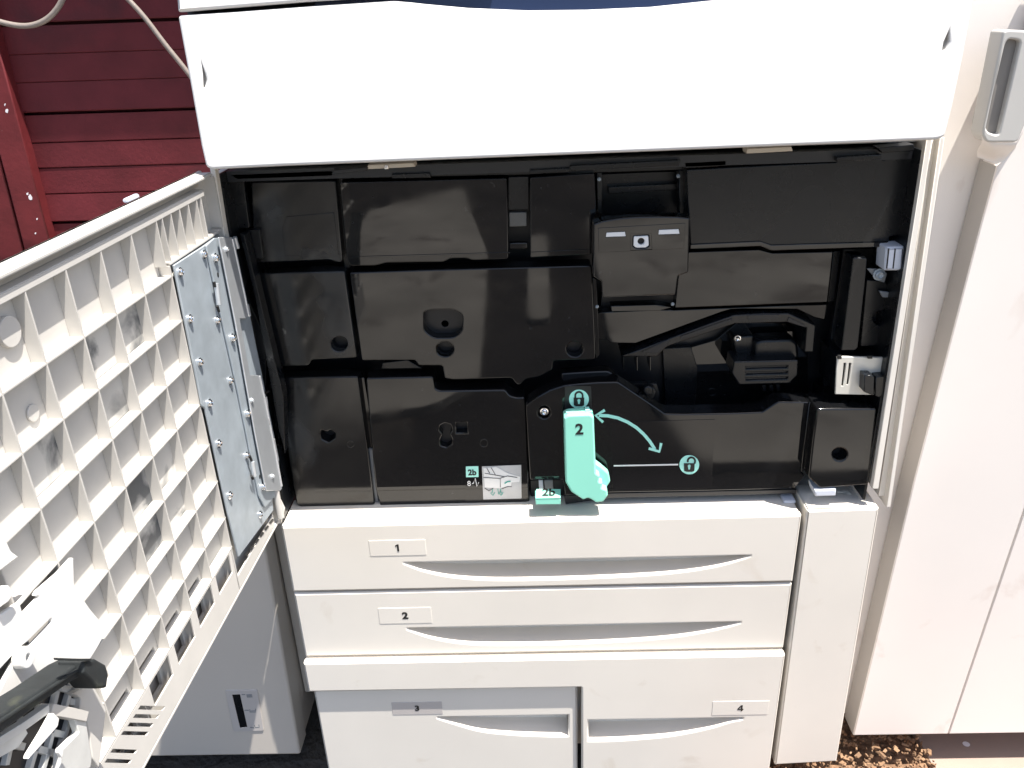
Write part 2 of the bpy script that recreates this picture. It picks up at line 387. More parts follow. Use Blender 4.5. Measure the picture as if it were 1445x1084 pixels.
# ---- hood
def hood():
    pts = [(250, 22), (330, 17), (430, 9.5), (556, 1), (600, 6), (660, 11.5), (745, 15), (830, 14), (920, 10), (1005, 1), (1120, -6), (1250, -12), (1377, -16),
           (1360, 80), (1345, 150), (1334, 194), (1322, 198), (1000, 211), (700, 223), (400, 235), (298, 240), (290, 236), (283, 205), (268, 120)]
    Yt, Yb = -.012, -.052
    zt, zb = 1.13, .965
    def T(u, v, q):
        k = (zt-v)/(zt-zb); y = Yt+(Yb-Yt)*k
        return Vector((u, y - q, v))
    # outline solved on the sloping face
    def PS(x, y):
        Y = -.03
        for _ in range(6):
            u, v = P(x, y, Y); Y = T(u, v, 0).y
        return P(x, y, Y)
    hl = [PS(*p) for p in [(284, 91), (288, 104), (290.5, 112), (287.5, 124), (284.5, 125)]]
    hr = [PS(*p) for p in [(1340.5, 43), (1341.5, 58), (1336, 70), (1330.5, 75.5), (1333, 60)]]
    out = rnd([PS(*p) for p in pts], .004)
    h = panel('hood', 'hood', out, T, .075, .0035, [hl, hr], PR)
    for q in (hl, hr):
        c = Vector((sum(a for a, b in q)/5, sum(b for a, b in q)/5))
        big = [tuple(c+(Vector(a)-c)*1.5) for a in q]
        panel('finger_notch', 'cream', big, lambda u, v, q_: T(u, v, q_)+Vector((0, .012, 0)), .004, .0003, parent=h)
    # reveal under the hood and cover above it
    top = [PS(*p) for p in [(246, -60), (700, -60), (700, -24), (560, -5), (430, 3), (330, 11), (251, 17.5)]]
    panel('top_cover', 'hood', rnd(top, .003), lambda u, v, q: T(u, v, q)+Vector((0, -.001, 0)), .06, .003, parent=PR)
    g = [PS(*p) for p in [(440, -40), (1300, -70), (1300, 12), (900, 35), (745, 38), (600, 30), (440, 20)]]
    gl = panel('console_glass', 'gloss', g, lambda u, v, q: T(u, v, q)+Vector((0, .012, 0)), .01, .002, parent=PR)
    g2 = [PS(*p) for p in [(246, 0), (700, -30), (700, 16), (252, 36)]]
    panel('cover_gap', 'pit', g2, lambda u, v, q: T(u, v, q)+Vector((0, .03, 0)), .01, .001, parent=PR)
hood()

# ---- black interior panels (traced outlines on their own planes)
def hole(cx, cy, rx, ry, Y, n=24): return epx(cx, cy, rx, ry, Y, n)
def pit(name, cx, cy, rx, ry, Y, dep=.02, parent=PR, m='pit'):   # cup behind a hole
    bm = bmesh.new(); n = 24; rings = []
    for k, (s, dy) in enumerate(((1.03, .0005), (1.0, .012), (.95, dep))):
        rings.append([bm.verts.new(Vector((a, Y+dy, b))) for a, b in epx(cx, cy, rx*s, ry*s, Y, n)])
    for a, b in zip(rings, rings[1:]):
        for i in range(n): bm.faces.new((a[i], a[(i+1) % n], b[(i+1) % n], b[i]))
    bm.faces.new(rings[-1]); return finish(name, bm, m, parent)

A = .05
ypoly('upper_left_panel', 'smudge', [(354, 257), (473, 255), (474, 262), (483, 364), (482, 370), (476, 370), (464, 366), (359, 371.5)], A, .02, .0014, r=.003)
ypoly('upper_left_inset', 'smudge', [(398, 322), (402, 361), (478, 361), (471, 300), (404, 306)], A-.0012, .003, .0005)
ypoly('vertical_trim', 'black2', [(474, 252), (484, 251), (494, 360), (494, 378), (486, 378), (480, 330)], A+.018, .01)
ypoly('side_filler', 'black2', [(316, 248), (343, 252), (352, 322), (340, 322), (330, 322)], A-.01, .01, r=.002)
ypoly('side_filler', 'black2', [(345, 325), (366, 324), (372, 365), (352, 366)], A-.006, .01, r=.002)
ypoly('side_block', 'black2', [(337, 430), (349, 420), (372, 470), (376, 520), (374, 575), (366, 560), (352, 500)], .03, .05, r=.003)
ypoly('side_rail', 'black2', [(338, 330), (345, 332), (400, 560), (402, 640), (394, 610), (360, 420)], .022, .02, r=.001)
cwin = [(717, 250), (746, 249), (748, 363), (720, 365)]
ypoly('upper_centre_panel', 'black', [(479, 257), (715, 251), (717, 300), (717.5, 365.5), (666, 367.5), (659, 364.5), (635, 365), (626, 370), (545, 371), (531, 375), (493, 375.5), (489, 362)], A, .02, .0014, r=.003)
ypoly('panel_lip', 'black', [(490, 362.5), (720, 356), (720, 358), (490, 364.8)], A-.001, .003, .0003)
ypoly('gap_strip', 'black2', [(717, 250), (746, 249), (746.5, 296), (717, 297)], A+.01, .01)
ypoly('window_tab', 'dimgrey', [(718, 300), (743, 299.5), (743.5, 319.5), (718.5, 320.5)], A+.004, .008, .0012, r=.002)
ypoly('window_tab', 'black', [(719, 343), (744, 342.5), (744.5, 351), (719.5, 352)], A+.004, .008, .0012)
ypoly('upper_inner_panel', 'black', [(748, 250), (839, 244), (842, 300), (835, 316), (835, 359), (748, 364)], A, .02, .0014, r=.002)
ypoly('panel_lip', 'black', [(748.5, 356), (835, 351.5), (835, 353), (748.5, 357.6)], A-.001, .003, .0003)
ypoly('middle_left_panel', 'smudge', [(362, 386), (486, 382.5), (497, 460), (504, 505), (439, 508), (436, 516), (384, 518), (372, 450)], A, .03, .0018, [hole(478.5, 485.5, 11.5, 10.5, A)], r=.004)
pit('screw_well', 478.5, 485.5, 11.5, 10.5, A)
big = [(493, 384.5), (600, 381), (835, 374.5), (836.5, 392), (841, 500), (839.5, 508), (800, 509), (781, 510), (780, 522), (762, 532), (742, 535.5), (735, 543), (729, 543), (722, 533.5), (640, 536), (627, 534), (624, 516), (590, 516), (586, 508.5), (510, 509)]
slot = rnd(ppx([(598, 440), (610, 437.5), (640, 437), (653, 444), (652, 468), (640, 476.5), (612, 477), (598, 466)], A), .006)
ypoly('middle_centre_panel', 'black', big, A, .03, .0018, [slot, hole(628, 493, 12, 10.3, A), hole(811, 493, 11.5, 10.5, A)], r=.003)
panel('slot_floor', 'pit', ppx([(585, 420), (666, 420), (666, 490), (585, 490)], A+.018), TY(A+.018), .003, .0005, [hole(628, 457, 5, 4.5, A+.018)], PR)
pit('screw_well', 628, 493, 12, 10.3, A); pit('screw_well', 811, 493, 11.5, 10.5, A)
place_screw(Vector((P(749, 463, A)[0], A-.0005, P(749, 463, A)[1])), Vector((0, -1, 0)), PR, .35, 'black2')
ypoly('gap_tab', 'black2', [(540, 512), (575, 508), (592, 518), (596, 520), (538, 521)], A+.012, .01, .001)
B2 = A
ypoly('lower_left_panel', 'smudge', [(388, 534), (505, 531), (518, 630), (529, 713), (424, 716), (418, 712)], A, .03, .0022,
      [rnd(ppx([(453, 607), (462, 610), (466, 606.5), (472.5, 611), (472.5, 618), (463, 624.5), (454, 620), (452, 613)], A), .002)], r=.004)
pit('screw_well', 463, 615.5, 11.5, 10, A)
tube('moulded_ring', 'black', [Vector((a, A-.0002, b)) for a, b in epx(494.5, 626.5, 5, 5, A, 14)+[epx(494.5, 626.5, 5, 5, A, 14)[0]]], .0005, PR)
key = [(621, 601), (628, 597.5), (636, 600), (638, 607), (634, 613), (638, 620), (637, 627), (630, 631.5), (622, 629), (621, 621), (625, 613), (620, 607)]
sq = [(643.5, 597), (659, 596.5), (659.5, 611), (644, 611.5)]
ypoly('lower_centre_panel', 'black', [(516, 533.5), (611, 531.5), (614, 548.5), (620, 551.5), (713, 550), (719, 558.5), (730, 561.5), (740, 560), (742.5, 572), (747.5, 709), (537, 717), (530, 690)], A, .03, .0022,
      [rnd(ppx(key, A), .002), ppx(sq, A)], r=.004)
panel('key_slot_floor', 'pit', ppx([(612, 590), (668, 590), (668, 640), (612, 640)], A+.014), TY(A+.014), .003, .0005, parent=PR)
tube('moulded_ring', 'black', [Vector((a, A-.0002, b)) for a, b in epx(683, 625, 5.5, 5.5, A, 14)+[epx(683, 625, 5.5, 5.5, A, 14)[0]]], .0006, PR)
ypoly('divider_rib', 'black', [(506, 534), (514, 533), (532, 640), (536, 716), (529, 713), (518, 630)], A+.012, .02)
ypoly('divider_highlight_rib', 'grey', [(520.5, 634), (526.5, 634), (531.5, 690), (535.5, 716), (530, 713)], A+.008, .01, .001)
ypoly('sill_trim', 'black2', [(398, 719), (530, 716), (560, 722), (744, 713), (745, 722), (560, 729), (400, 729)], A+.01, .04, .002)
# right lower cover carrying the lever
C = .034
cov = [(742, 572), (759, 560), (776, 550.5), (796, 544), (817, 541.5), (845, 539.5), (872, 539), (905, 561), (939, 584), (965, 584.5), (1040, 583), (1076, 581.5), (1087, 574), (1098, 567), (1142, 567.5), (1137, 620), (1130, 666), (1136, 672), (1122, 690), (1000, 693), (863, 695.5), (797, 700), (794, 677.5), (748, 677.5)]
scr = hole(768, 582, 9, 9, C)
ypoly('lever_cover', 'black', cov, C, .03, .0018, [scr], r=.002)
pit('screw_well', 768, 582, 9, 9, C, .012)
place_screw(Vector((P(768, 580.5, C+.006)[0], C+.006, P(768, 580.5, C+.006)[1])), Vector((0, -1, 0)), PR, 1.0)
ypoly('cover_fin', 'black', [(776, 552), (792, 541), (792, 527), (830, 524.5), (858, 523.5), (868, 530), (874, 541), (860, 549), (790, 560)], C+.026, .02, .002, r=.003)
ypoly('cover_edge', 'black', [(1142, 568), (1146, 569), (1142, 620), (1134, 666), (1130, 666)], C-.002, .03, .0008)
ypoly('decal_film', 'decal', [(861, 596), (1009, 592), (1004, 689), (864, 693)], C-.0006, .0006, .0001)
ypoly('cover_base', 'pit', [(796, 700), (863, 696), (1124, 691), (1124, 697), (863, 703), (798, 712)], C+.004, .03, .001)
# lock symbols, arrow and line
def pol(name, m, px, Y=C-.0009, t=.0005, parent=PR, holes=()): return panel(name, m, ppx(px, Y), TY(Y), t, .00005, [ppx(h, Y) for h in holes], parent, False)
def lock(cx, cy, open_):
    d = pol('lock_symbol', 'teal2', ell(cx, cy, 14, 13.5, 30))
    Y2 = C-.0016
    body = [(cx-7.6, cy-2), (cx+7.6, cy-2), (cx+7.2, cy+8.5), (cx+4, cy+10), (cx-4, cy+10), (cx-7.2, cy+8.5)]
    k = [(cx-1.2, cy+7)]+[(cx+2.3*math.cos(a), cy+1.8+2.3*math.sin(a)) for a in [R(x) for x in (140, 180, 225, 270, 315, 0, 40)]]+[(cx+1.2, cy+7)]
    pol('lock_body', 'ink', body, Y2, parent=d, holes=[k])
    a0, a1 = (180, 360) if not open_ else (165, 375)
    sx = cx if not open_ else cx+3
    arc = [(sx+5.2*math.cos(R(a)), cy-5+5.2*math.sin(R(a))) for a in range(a0, a1+1, 15)]
    if not open_: arc = [(cx-5.2, cy-1)]+arc+[(cx+5.2, cy-1)]
    else: arc = arc+[(sx+4.6, cy-1.5)]
    pol('lock_shackle', 'ink', spx(arc, 2.5), Y2, parent=d)
lock(817, 563.5, False); lock(972.7, 656, True)
pol('guide_line', 'wpaper', [(866, 656.5), (957, 654.7), (957, 656.7), (866, 658.5)])
pol('guide_line', 'teal2', [(816, 575), (818, 575), (818, 583), (816, 583)])
arc = [(845, 586.5), (858, 587), (872, 590), (886, 596), (898, 603.5), (908, 612.5), (917, 623), (924, 634)]
pol('arrow', 'teal2', spx(arc, 4.4)); 
pol('arrow', 'teal2', spx([(853.5, 579), (840.5, 586.5), (851, 596)], 3.8), C-.0013)
pol('arrow', 'teal2', spx([(915.5, 633), (930.5, 637.5), (933, 625.5)], 3.8), C-.0013)
# lever
L0 = .004
pol('lever_pocket', 'pit', [(797, 545), (834, 545), (836, 592), (797, 592)], C-.0006)
lev = empty_lev = None
lv = [(795.5, 590), (801, 586.5), (817, 585.5), (833, 585), (838, 589), (840.5, 654), (841, 668), (847, 672), (845, 680), (851, 682), (849, 689), (857, 692), (858, 700), (852, 708.5), (841, 710), (833, 704.5), (829, 703.5), (823, 706), (806, 695), (798, 681)]
lever = panel('lever', 'teal', rnd(ppx(lv, L0), .002), TY(L0), .022, .0025, parent=PR)
pol('lever_top', 'teal', [(799, 583), (836, 581.5), (838, 592), (797, 593)], L0+.006, .008, lever)
panel('lever_wing', 'teal', rnd(ppx([(836, 650), (848, 659), (859, 668.5), (861.5, 680), (855, 690), (846, 692), (838, 676)], L0+.012), .003), TY(L0+.012), .012, .002, parent=lever)
pol('lever_peg', 'teal2', [(826, 579), (832, 578.5), (833, 586), (827, 586)], L0+.008, .01, lever)
q = P(817.5, 605.5, L0); text('lever_number', 'ink', '2', q[0], q[1], .0165, TY(L0), lever, .03, 1.0)
tag(lever, 'mint green lever marked 2, hanging down in the locked position')
# 2b tab and its dark bracket
ypoly('tab_recess', 'pit', [(748, 678), (795, 677), (799, 712), (750, 712)], C+.03, .01, .001)
ypoly('tab_bracket', 'bluegrey', [(760, 678), (766, 678), (767, 692), (761, 692)], C+.01, .012, .001)
ypoly('tab_bracket', 'grey', [(768, 678), (780, 677.5), (781, 692), (769, 692)], C+.01, .012, .001)
tz = P(774, 704, .0)[1]
tab = ypoly('release_tab', 'teal', [(755.5, 703), (791, 702), (791.5, 712), (756, 712.5)], .006, .02, .0012)
bm = bmesh.new()
a = P(756, 703, .006); b = P(791, 702.3, .006); c_ = P(757, 694, .012); d_ = P(791.5, 694, .012)
for s in (0,):
    v = [bm.verts.new((a[0], .0055, a[1])), bm.verts.new((b[0], .0055, b[1])), bm.verts.new((d_[0], .022, d_[1]-.002)), bm.verts.new((c_[0], .022, c_[1]-.002))]
    v2 = [bm.verts.new(p.co+Vector((0, .003, -.006))) for p in v]
    bm.faces.new(v); bm.faces.new(v2[::-1])
    for i in range(4): bm.faces.new((v[i], v2[i], v2[(i+1) % 4], v[(i+1) % 4]))
finish('tab_top', bm, 'teal', tab)
def Ttab(u, v, q):
    p0 = Vector((a[0], .0055, a[1])); e1 = Vector((b[0]-a[0], 0, b[1]-a[1])).normalized(); e2 = (Vector((c_[0], .022, c_[1]-.002))-p0).normalized()
    return p0 + e1*u + e2*v + e1.cross(e2).normalized()*(q)
text('tab_text', 'ink', '2b', .0175, .0105, .014, Ttab, tab, .03, 1.0, .0007)
# 2b decal on the lower centre panel
dc = pol('instruction_decal', 'decal', [(656, 656), (742, 655), (743, 708.5), (657, 710)], A-.0006, .0005)
pol('decal_tag', 'teal2', [(657.3, 658.5), (675, 658), (675.3, 673.3), (657.6, 673.6)], A-.0012, .0004, dc)
q = P(666.3, 666, A); text('decal_number', 'ink', '2b', q[0], q[1], .0100, TY(A-.0012), dc, .035, .92)
def ln(px, wd, m='wpaper', Y=A-.0012, par=None): return pol('decal_line', m, spx(px, wd), Y, .0003, par or dc)
q = P(662, 681.5, A); text('decal_number', 'wpaper', '8', q[0], q[1], .0085, TY(A-.0012), dc, .004, .9)
ln([(666, 682.5), (668, 682.5), (670.5, 675), (673, 686.5), (675.5, 681)], 1.2)
pic = pol('decal_picture', 'paper', [(680, 658.5), (735.5, 656.3), (736, 703.5), (682, 705)], A-.0012, .0004, dc)
Yp_ = A-.0018
pol('decal_shape', 'wpaper', [(682, 661), (700, 659), (717, 668), (730, 671.5), (734, 673), (733, 680), (722, 681), (721, 686), (705, 689), (684, 688)], Yp_, .0003, dc)
for l in ([(684, 668), (712, 673)], [(687, 661), (691, 668)], [(693, 660), (699, 670)], [(682, 674), (706, 675.5), (706, 688)], [(706, 675), (716, 672), (730, 674)], [(684, 689), (690, 693), (696, 689)], [(708, 690), (716, 687), (722, 687)]):
    ln(l, .8, 'ink', A-.0023)
ln([(712, 682.5), (716, 680), (720.5, 679.3)], 1.6, 'dteal', A-.0025)
for cx in (695, 706.5):
    ln([(cx, 690), (cx, 695), (cx-2.5, 696), (cx+.5, 699.5), (cx+3.5, 695)], 1.0, 'dteal', A-.0023)
ln([(702.5, 690), (703.5, 698), (706, 692.5), (709, 698)], .9, 'dteal', A-.0023)

# ---- latch flap and the recess above it
F = .014
ypoly('recess_back', 'black2', [(846, 246), (966, 241), (968, 305), (846, 312)], .095, .01)
ypoly('recess_bar', 'black2', [(858, 264), (955, 259), (956, 268), (859, 274)], .085, .012, .001)
ypoly('recess_bar', 'black2', [(842, 244), (850, 243.5), (850, 300), (843, 302)], .062, .02, .001)
ypoly('recess_bar', 'black2', [(958, 240), (966, 240), (968, 302), (959, 302)], .062, .02, .001)
for x, y in ((845.5, 253), (957, 248.5), (842.5, 432.5), (949, 429)):
    place_screw(Vector((P(x, y, .055)[0], .0545, P(x, y, .055)[1])), Vector((0, -1, 0)), PR, .4, 'steel')
arcT = [(837.5, 316), (850, 311.5), (870, 308), (890, 306), (905, 305.3), (930, 305), (955, 305.5), (974, 307.5)]
fl = arcT+[(971.5, 385), (957, 390), (953.5, 416.5), (850, 420.5), (848.5, 397.5), (837, 390.5)]
s1 = [(856, 327.5), (882, 326.8), (883, 333.5), (854.8, 334.5)]; s2 = [(930, 323.8), (957.5, 323), (959, 330), (929, 331)]
kh = [(894.5, 334), (914.8, 333), (915.6, 346.5), (911, 349.5), (898, 349.8), (894, 347)]
flap = ypoly('latch_flap', 'black', fl, F, .022, .002, [ppx(s1, F), ppx(s2, F), rnd(ppx(kh, F), .001)], r=.002)
for s in (s1, s2):
    panel('latch_slot', 'wpaper', ppx([(s[0][0], s[0][1]+1), (s[1][0], s[1][1]+.5), (s[2][0], s[2][1]), (s[3][0], s[3][1])], F-.0005), TY(F-.0005), .006, .0003, parent=flap)
panel('keyhole_plate', 'wpaper', rnd(ppx(kh, F-.001), .0012), TY(F-.001), .008, .0006, [epx(904.8, 341, 5, 5, F-.001)], flap)
panel('keyhole', 'ink', epx(904.8, 341, 5.6, 5.6, F+.004), TY(F+.004), .002, .0002, parent=flap)
panel('flap_outline', 'black', ppx([(844, 322), (967, 315), (965, 351), (845, 356.5)], F-.0008), TY(F-.0008), .0016, .0004,
      [ppx(s1, F), ppx(s2, F), rnd(ppx([(890, 330), (919, 329), (920, 353), (890, 354)], F), .001)], flap)
ypoly('flap_socket', 'pit', [(850, 410), (953, 405), (950, 433), (925, 436), (846, 441)], .09, .01)
ypoly('flap_socket_lip', 'black', [(862, 432), (925, 430), (948, 434), (930, 439), (863, 440)], .052, .02, .001)
ypoly('panel_side', 'black', [(836.5, 392), (842, 394), (846, 500), (841, 508)], A+.004, .03)

# ---- right-hand interior
J = .036
ypoly('upper_right_panel', 'black2', [(969, 239), (1100, 232), (1180, 228.5), (1183, 225), (1243, 222), (1247, 226), (1258, 218.5), (1306, 216), (1286, 331), (1256, 334), (1253, 348), (1089, 353.5), (1073, 346.5), (974, 350.5), (971, 300)], J, .05, .0018, r=.002)
ypoly('panel_foot', 'black', [(974, 345), (1073, 340.5), (1089, 346), (1253, 341), (1253, 348.5), (1089, 354), (1073, 347.5), (974, 352)], J-.002, .02, .001)
K = .056
ypoly('middle_right_panel', 'black', [(958, 356), (1072, 352), (1090, 357), (1176, 355), (1168, 427), (1060, 431), (952.5, 435), (957, 392)], K, .02, .0014, r=.002)
ypoly('panel_side', 'black2', [(1176, 355), (1187, 354), (1177, 425), (1168, 427)], K+.014, .02)
ypoly('slanted_panel', 'black', [(842, 441), (925, 437), (952, 437.5), (1169, 429), (1164, 452), (1148, 448), (1125, 437), (1034, 436.5), (1018, 441), (897, 485), (862, 484.5), (856, 480), (842, 480)], K+.010, .02, .0014)
# angular rail
rail = [(877, 503), (903, 493.5), (960, 472), (1036, 444.5), (1075, 442.5), (1113, 442.5), (1151, 459), (1148, 497), (1135, 497), (1138, 463), (1111, 455), (1037, 457), (948, 487), (941, 490), (927, 503.5)]
ypoly('angled_rail', 'black2', rail, .056, .05, .0014)
ypoly('angled_rail_groove', 'pit', [(905, 497), (943, 480), (945, 483), (928, 499)], .0548, .002, .0003)
ypoly('angled_rail_groove', 'pit', [(960, 475), (1033, 449.5), (1034, 453), (961, 479)], .0548, .002, .0003)
ypoly('angled_rail_groove', 'pit', [(1055, 445), (1100, 444), (1097, 450.5), (1056, 451.5)], .0548, .002, .0003)
ypoly('angled_rail_groove', 'pit', [(1113, 448), (1136, 459), (1136, 462), (1111, 454)], .0548, .002, .0003)
for x in (879.5, 898.5, 917): ypoly('thin_fin', 'black', [(x, 504), (x+1.2, 504), (x+1.5, 523), (x+.3, 523)], .07, .03, .0002)
ypoly('cavity_back', 'black', [(975, 490), (1010, 480), (1040, 455), (1110, 456), (1140, 470), (1140, 570), (980, 580)], .118, .008, .001)
ypoly('cavity_side', 'black2', [(935, 492), (975, 490), (985, 520), (980, 583), (940, 583)], .116, .01, .001)
ypoly('cavity_plate', 'black2', [(884, 542), (927, 541.5), (931, 556), (929, 570), (906, 562)], .075, .01, .001, r=.002)
def knob(cx, cy, r, Y, name='knob', m='black2', dep=.012):
    panel(name, m, epx(cx, cy, r, r*.95, Y), TY(Y), dep, .0018, parent=PR)
knob(916, 555, 10, .062); knob(915, 552, 7, .056)
tube('moulded_ring', 'black', [Vector((a, .109, b)) for a, b in epx(1004.5, 552.6, 5, 5, .11, 14)+[epx(1004.5, 552.6, 5, 5, .11, 14)[0]]], .0008, PR)
sl3 = [[(1053, 518.2+i*8), (1111, 516.6+i*8), (1111, 519.6+i*8), (1053, 521.4+i*8)] for i in range(3)]
blk = ypoly('connector_housing', 'grey', [(1036, 510), (1127, 508), (1126, 530), (1114, 541.5), (1043, 543.5), (1033, 528)], .062, .04, .002, [ppx(s, .062) for s in sl3], r=.002)
blk.data.materials[0] = M['black2']
ypoly('connector_slot_back', 'pit', [(1048, 513), (1116, 512), (1116, 540), (1048, 541)], .066, .004, .0003)
ypoly('connector_top', 'black2', [(1066, 484), (1074, 480), (1118, 478.5), (1126, 484), (1128, 507), (1064, 508.5)], .080, .03, .004, r=.005)
ypoly('connector_arm', 'black2', [(1033, 475), (1064, 473), (1068, 508), (1040, 510)], .092, .03, .003, r=.004)
place_screw(Vector((P(1041, 478, .09)[0], .0915, P(1041, 478, .09)[1])), Vector((0, -1, 0)), PR, .8)
for i in range(3): ypoly('connector_tooth', 'black2', [(1076+i*10, 544), (1081+i*10, 544), (1081+i*10, 552), (1077+i*10, 552)], .08, .02, .0005)

# column at the right edge
ypoly('column_back', 'pit', [(1190, 352), (1256, 350), (1276, 350), (1236, 640), (1150, 640)], .10, .01)
ypoly('upright_bracket', 'black2', [(1204, 363.5), (1224, 364), (1222, 392), (1211, 491), (1206, 495), (1187, 495)], .030, .03, .0014, r=.002)
ypoly('bracket_plate', 'black2', [(1223, 395), (1249, 397), (1266, 419), (1254, 487), (1214, 489.5)], .044, .01, .0012, [hole(1243, 449, 11, 10.5, .044)], r=.002)
pit('screw_well', 1243, 449, 11, 10.5, .044, .016, m='pit')
bt = ypoly('bent_tab', 'alu', [(1241, 411), (1258, 413), (1264, 420), (1246, 420)], .036, .004, .0006)
bt.data.materials[0] = M['grey']
ypoly('screw_bracket', 'grey', [(1223, 379), (1242, 380), (1252, 386), (1248, 399), (1238, 396)], .040, .003, .0005)
place_screw(Vector((P(1240.5, 387.5, .038)[0], .0395, P(1240.5, 387.5, .038)[1])), Vector((0, -1, 0)), PR, 1.35, 'steel')
clip = ypoly('latch_clip', 'bluegrey', [(1250.5, 349.5), (1277, 348), (1273.5, 379), (1269, 382.5), (1248, 382.5)], .014, .03, .003, r=.002)
for x in (1253.5, 1262.5):
    pol('clip_groove', 'ink', [(x, 351), (x+1.8, 351), (x-1.2, 379), (x-3, 379)], .0135, .0006, clip)
mbx = [(1181.6, 505), (1187, 503.5), (1252, 505), (1248, 530), (1241, 558), (1178.6, 556.5)]
sv = [[(1191, 512.5), (1193.8, 512.5), (1190.3, 545), (1187.3, 545)], [(1198.5, 512.5), (1201.2, 512.5), (1197.5, 543), (1194.6, 543)]]
bxm = ypoly('metal_box', 'alu', mbx, .022, .004, .0008, [ppx(s, .022) for s in sv])
ypoly('box_vent_back', 'pit', [(1184, 508), (1205, 508), (1203, 550), (1183, 550)], .0265, .003, .0003)
ypoly('box_core', 'black2', [(1182.5, 506), (1251, 506), (1241, 556), (1180, 555)], .031, .07, .001)
pol('box_notch', 'ink', [(1183, 502.5), (1188, 502.5), (1187.5, 507), (1182.5, 507)], .0175, .004); pol('box_notch', 'ink', [(1225, 502.5), (1231, 502.5), (1231, 506.5), (1225, 506.5)], .0175, .004)
cn = ypoly('cable_connector', 'black2', [(1220, 530), (1231, 530), (1234, 532), (1233, 559), (1219, 553)], .006, .02, .001)
ypoly('cable_connector', 'black2', [(1236, 532), (1248, 531), (1247, 556), (1241, 561), (1235, 559)], .008, .02, .001)
ypoly('cable_connector', 'black2', [(1224, 531), (1245, 531), (1243, 548), (1224, 548)], .016, .02, .001)
cb = ypoly('corner_cover', 'black', [(1153, 577), (1237.5, 576.5), (1225, 684.5), (1157, 689.5), (1141, 674), (1147, 620)], .008, .05, .0024, [hole(1185, 641.5, 10, 9, .008)], r=.003)
pit('screw_well', 1185, 641.5, 10, 9, .008, .02, m='pit')
ypoly('corner_cover_foot', 'bluegrey', [(1150, 692), (1180, 691), (1180, 700), (1151, 701)], .006, .03, .002)
bm = bmesh.new(); bm_box(bm, (P(1180, 560, .03)[0], .058, P(1165, 563, .05)[1]-.03), (P(1236, 562, .05)[0], .12, P(1165, 563, .05)[1]-.004))
finish('corner_cover_top', bm, 'black', PR, .002)

# trim under the hood
for pts, m, Y in (([(322, 246), (470, 240), (470, 249), (335, 254)], 'black2', .03), ([(335, 251), (968, 233), (968, 240), (700, 248), (350, 256)], 'black2', .058),
                  ([(553, 246), (606, 244), (608, 251), (553, 252)], 'black2', .026), ([(470, 240), (519, 236), (519, 241), (470, 246)], 'pit', .02),
                  ([(748, 240), (803, 237), (803, 243), (748, 246)], 'black2', .026), ([(805, 234), (960, 226), (958, 234), (805, 241)], 'black2', .022), ([(965, 229), (1025, 226), (1025, 234), (967, 238)], 'black2', .03),
                  ([(1181, 222), (1244, 218), (1243, 225), (1181, 228)], 'black2', .02), ([(1240, 209), (1290, 204), (1291, 213), (1245, 216)], 'black2', .02)):
    ypoly('top_trim', m, pts, Y, .02, .001)
ypoly('catch_plate', 'shade', [(519, 233), (584, 230), (586, 235.5), (519, 239)], .0, .02, .0008)
ypoly('catch_pin', 'chrome', [(543, 233), (547, 233), (548.5, 239), (542, 239)], -.003, .003, .0008)
ypoly('catch_plate', 'shade', [(1054, 210), (1117, 207), (1119, 213.5), (1054, 217)], .0, .02, .0008)

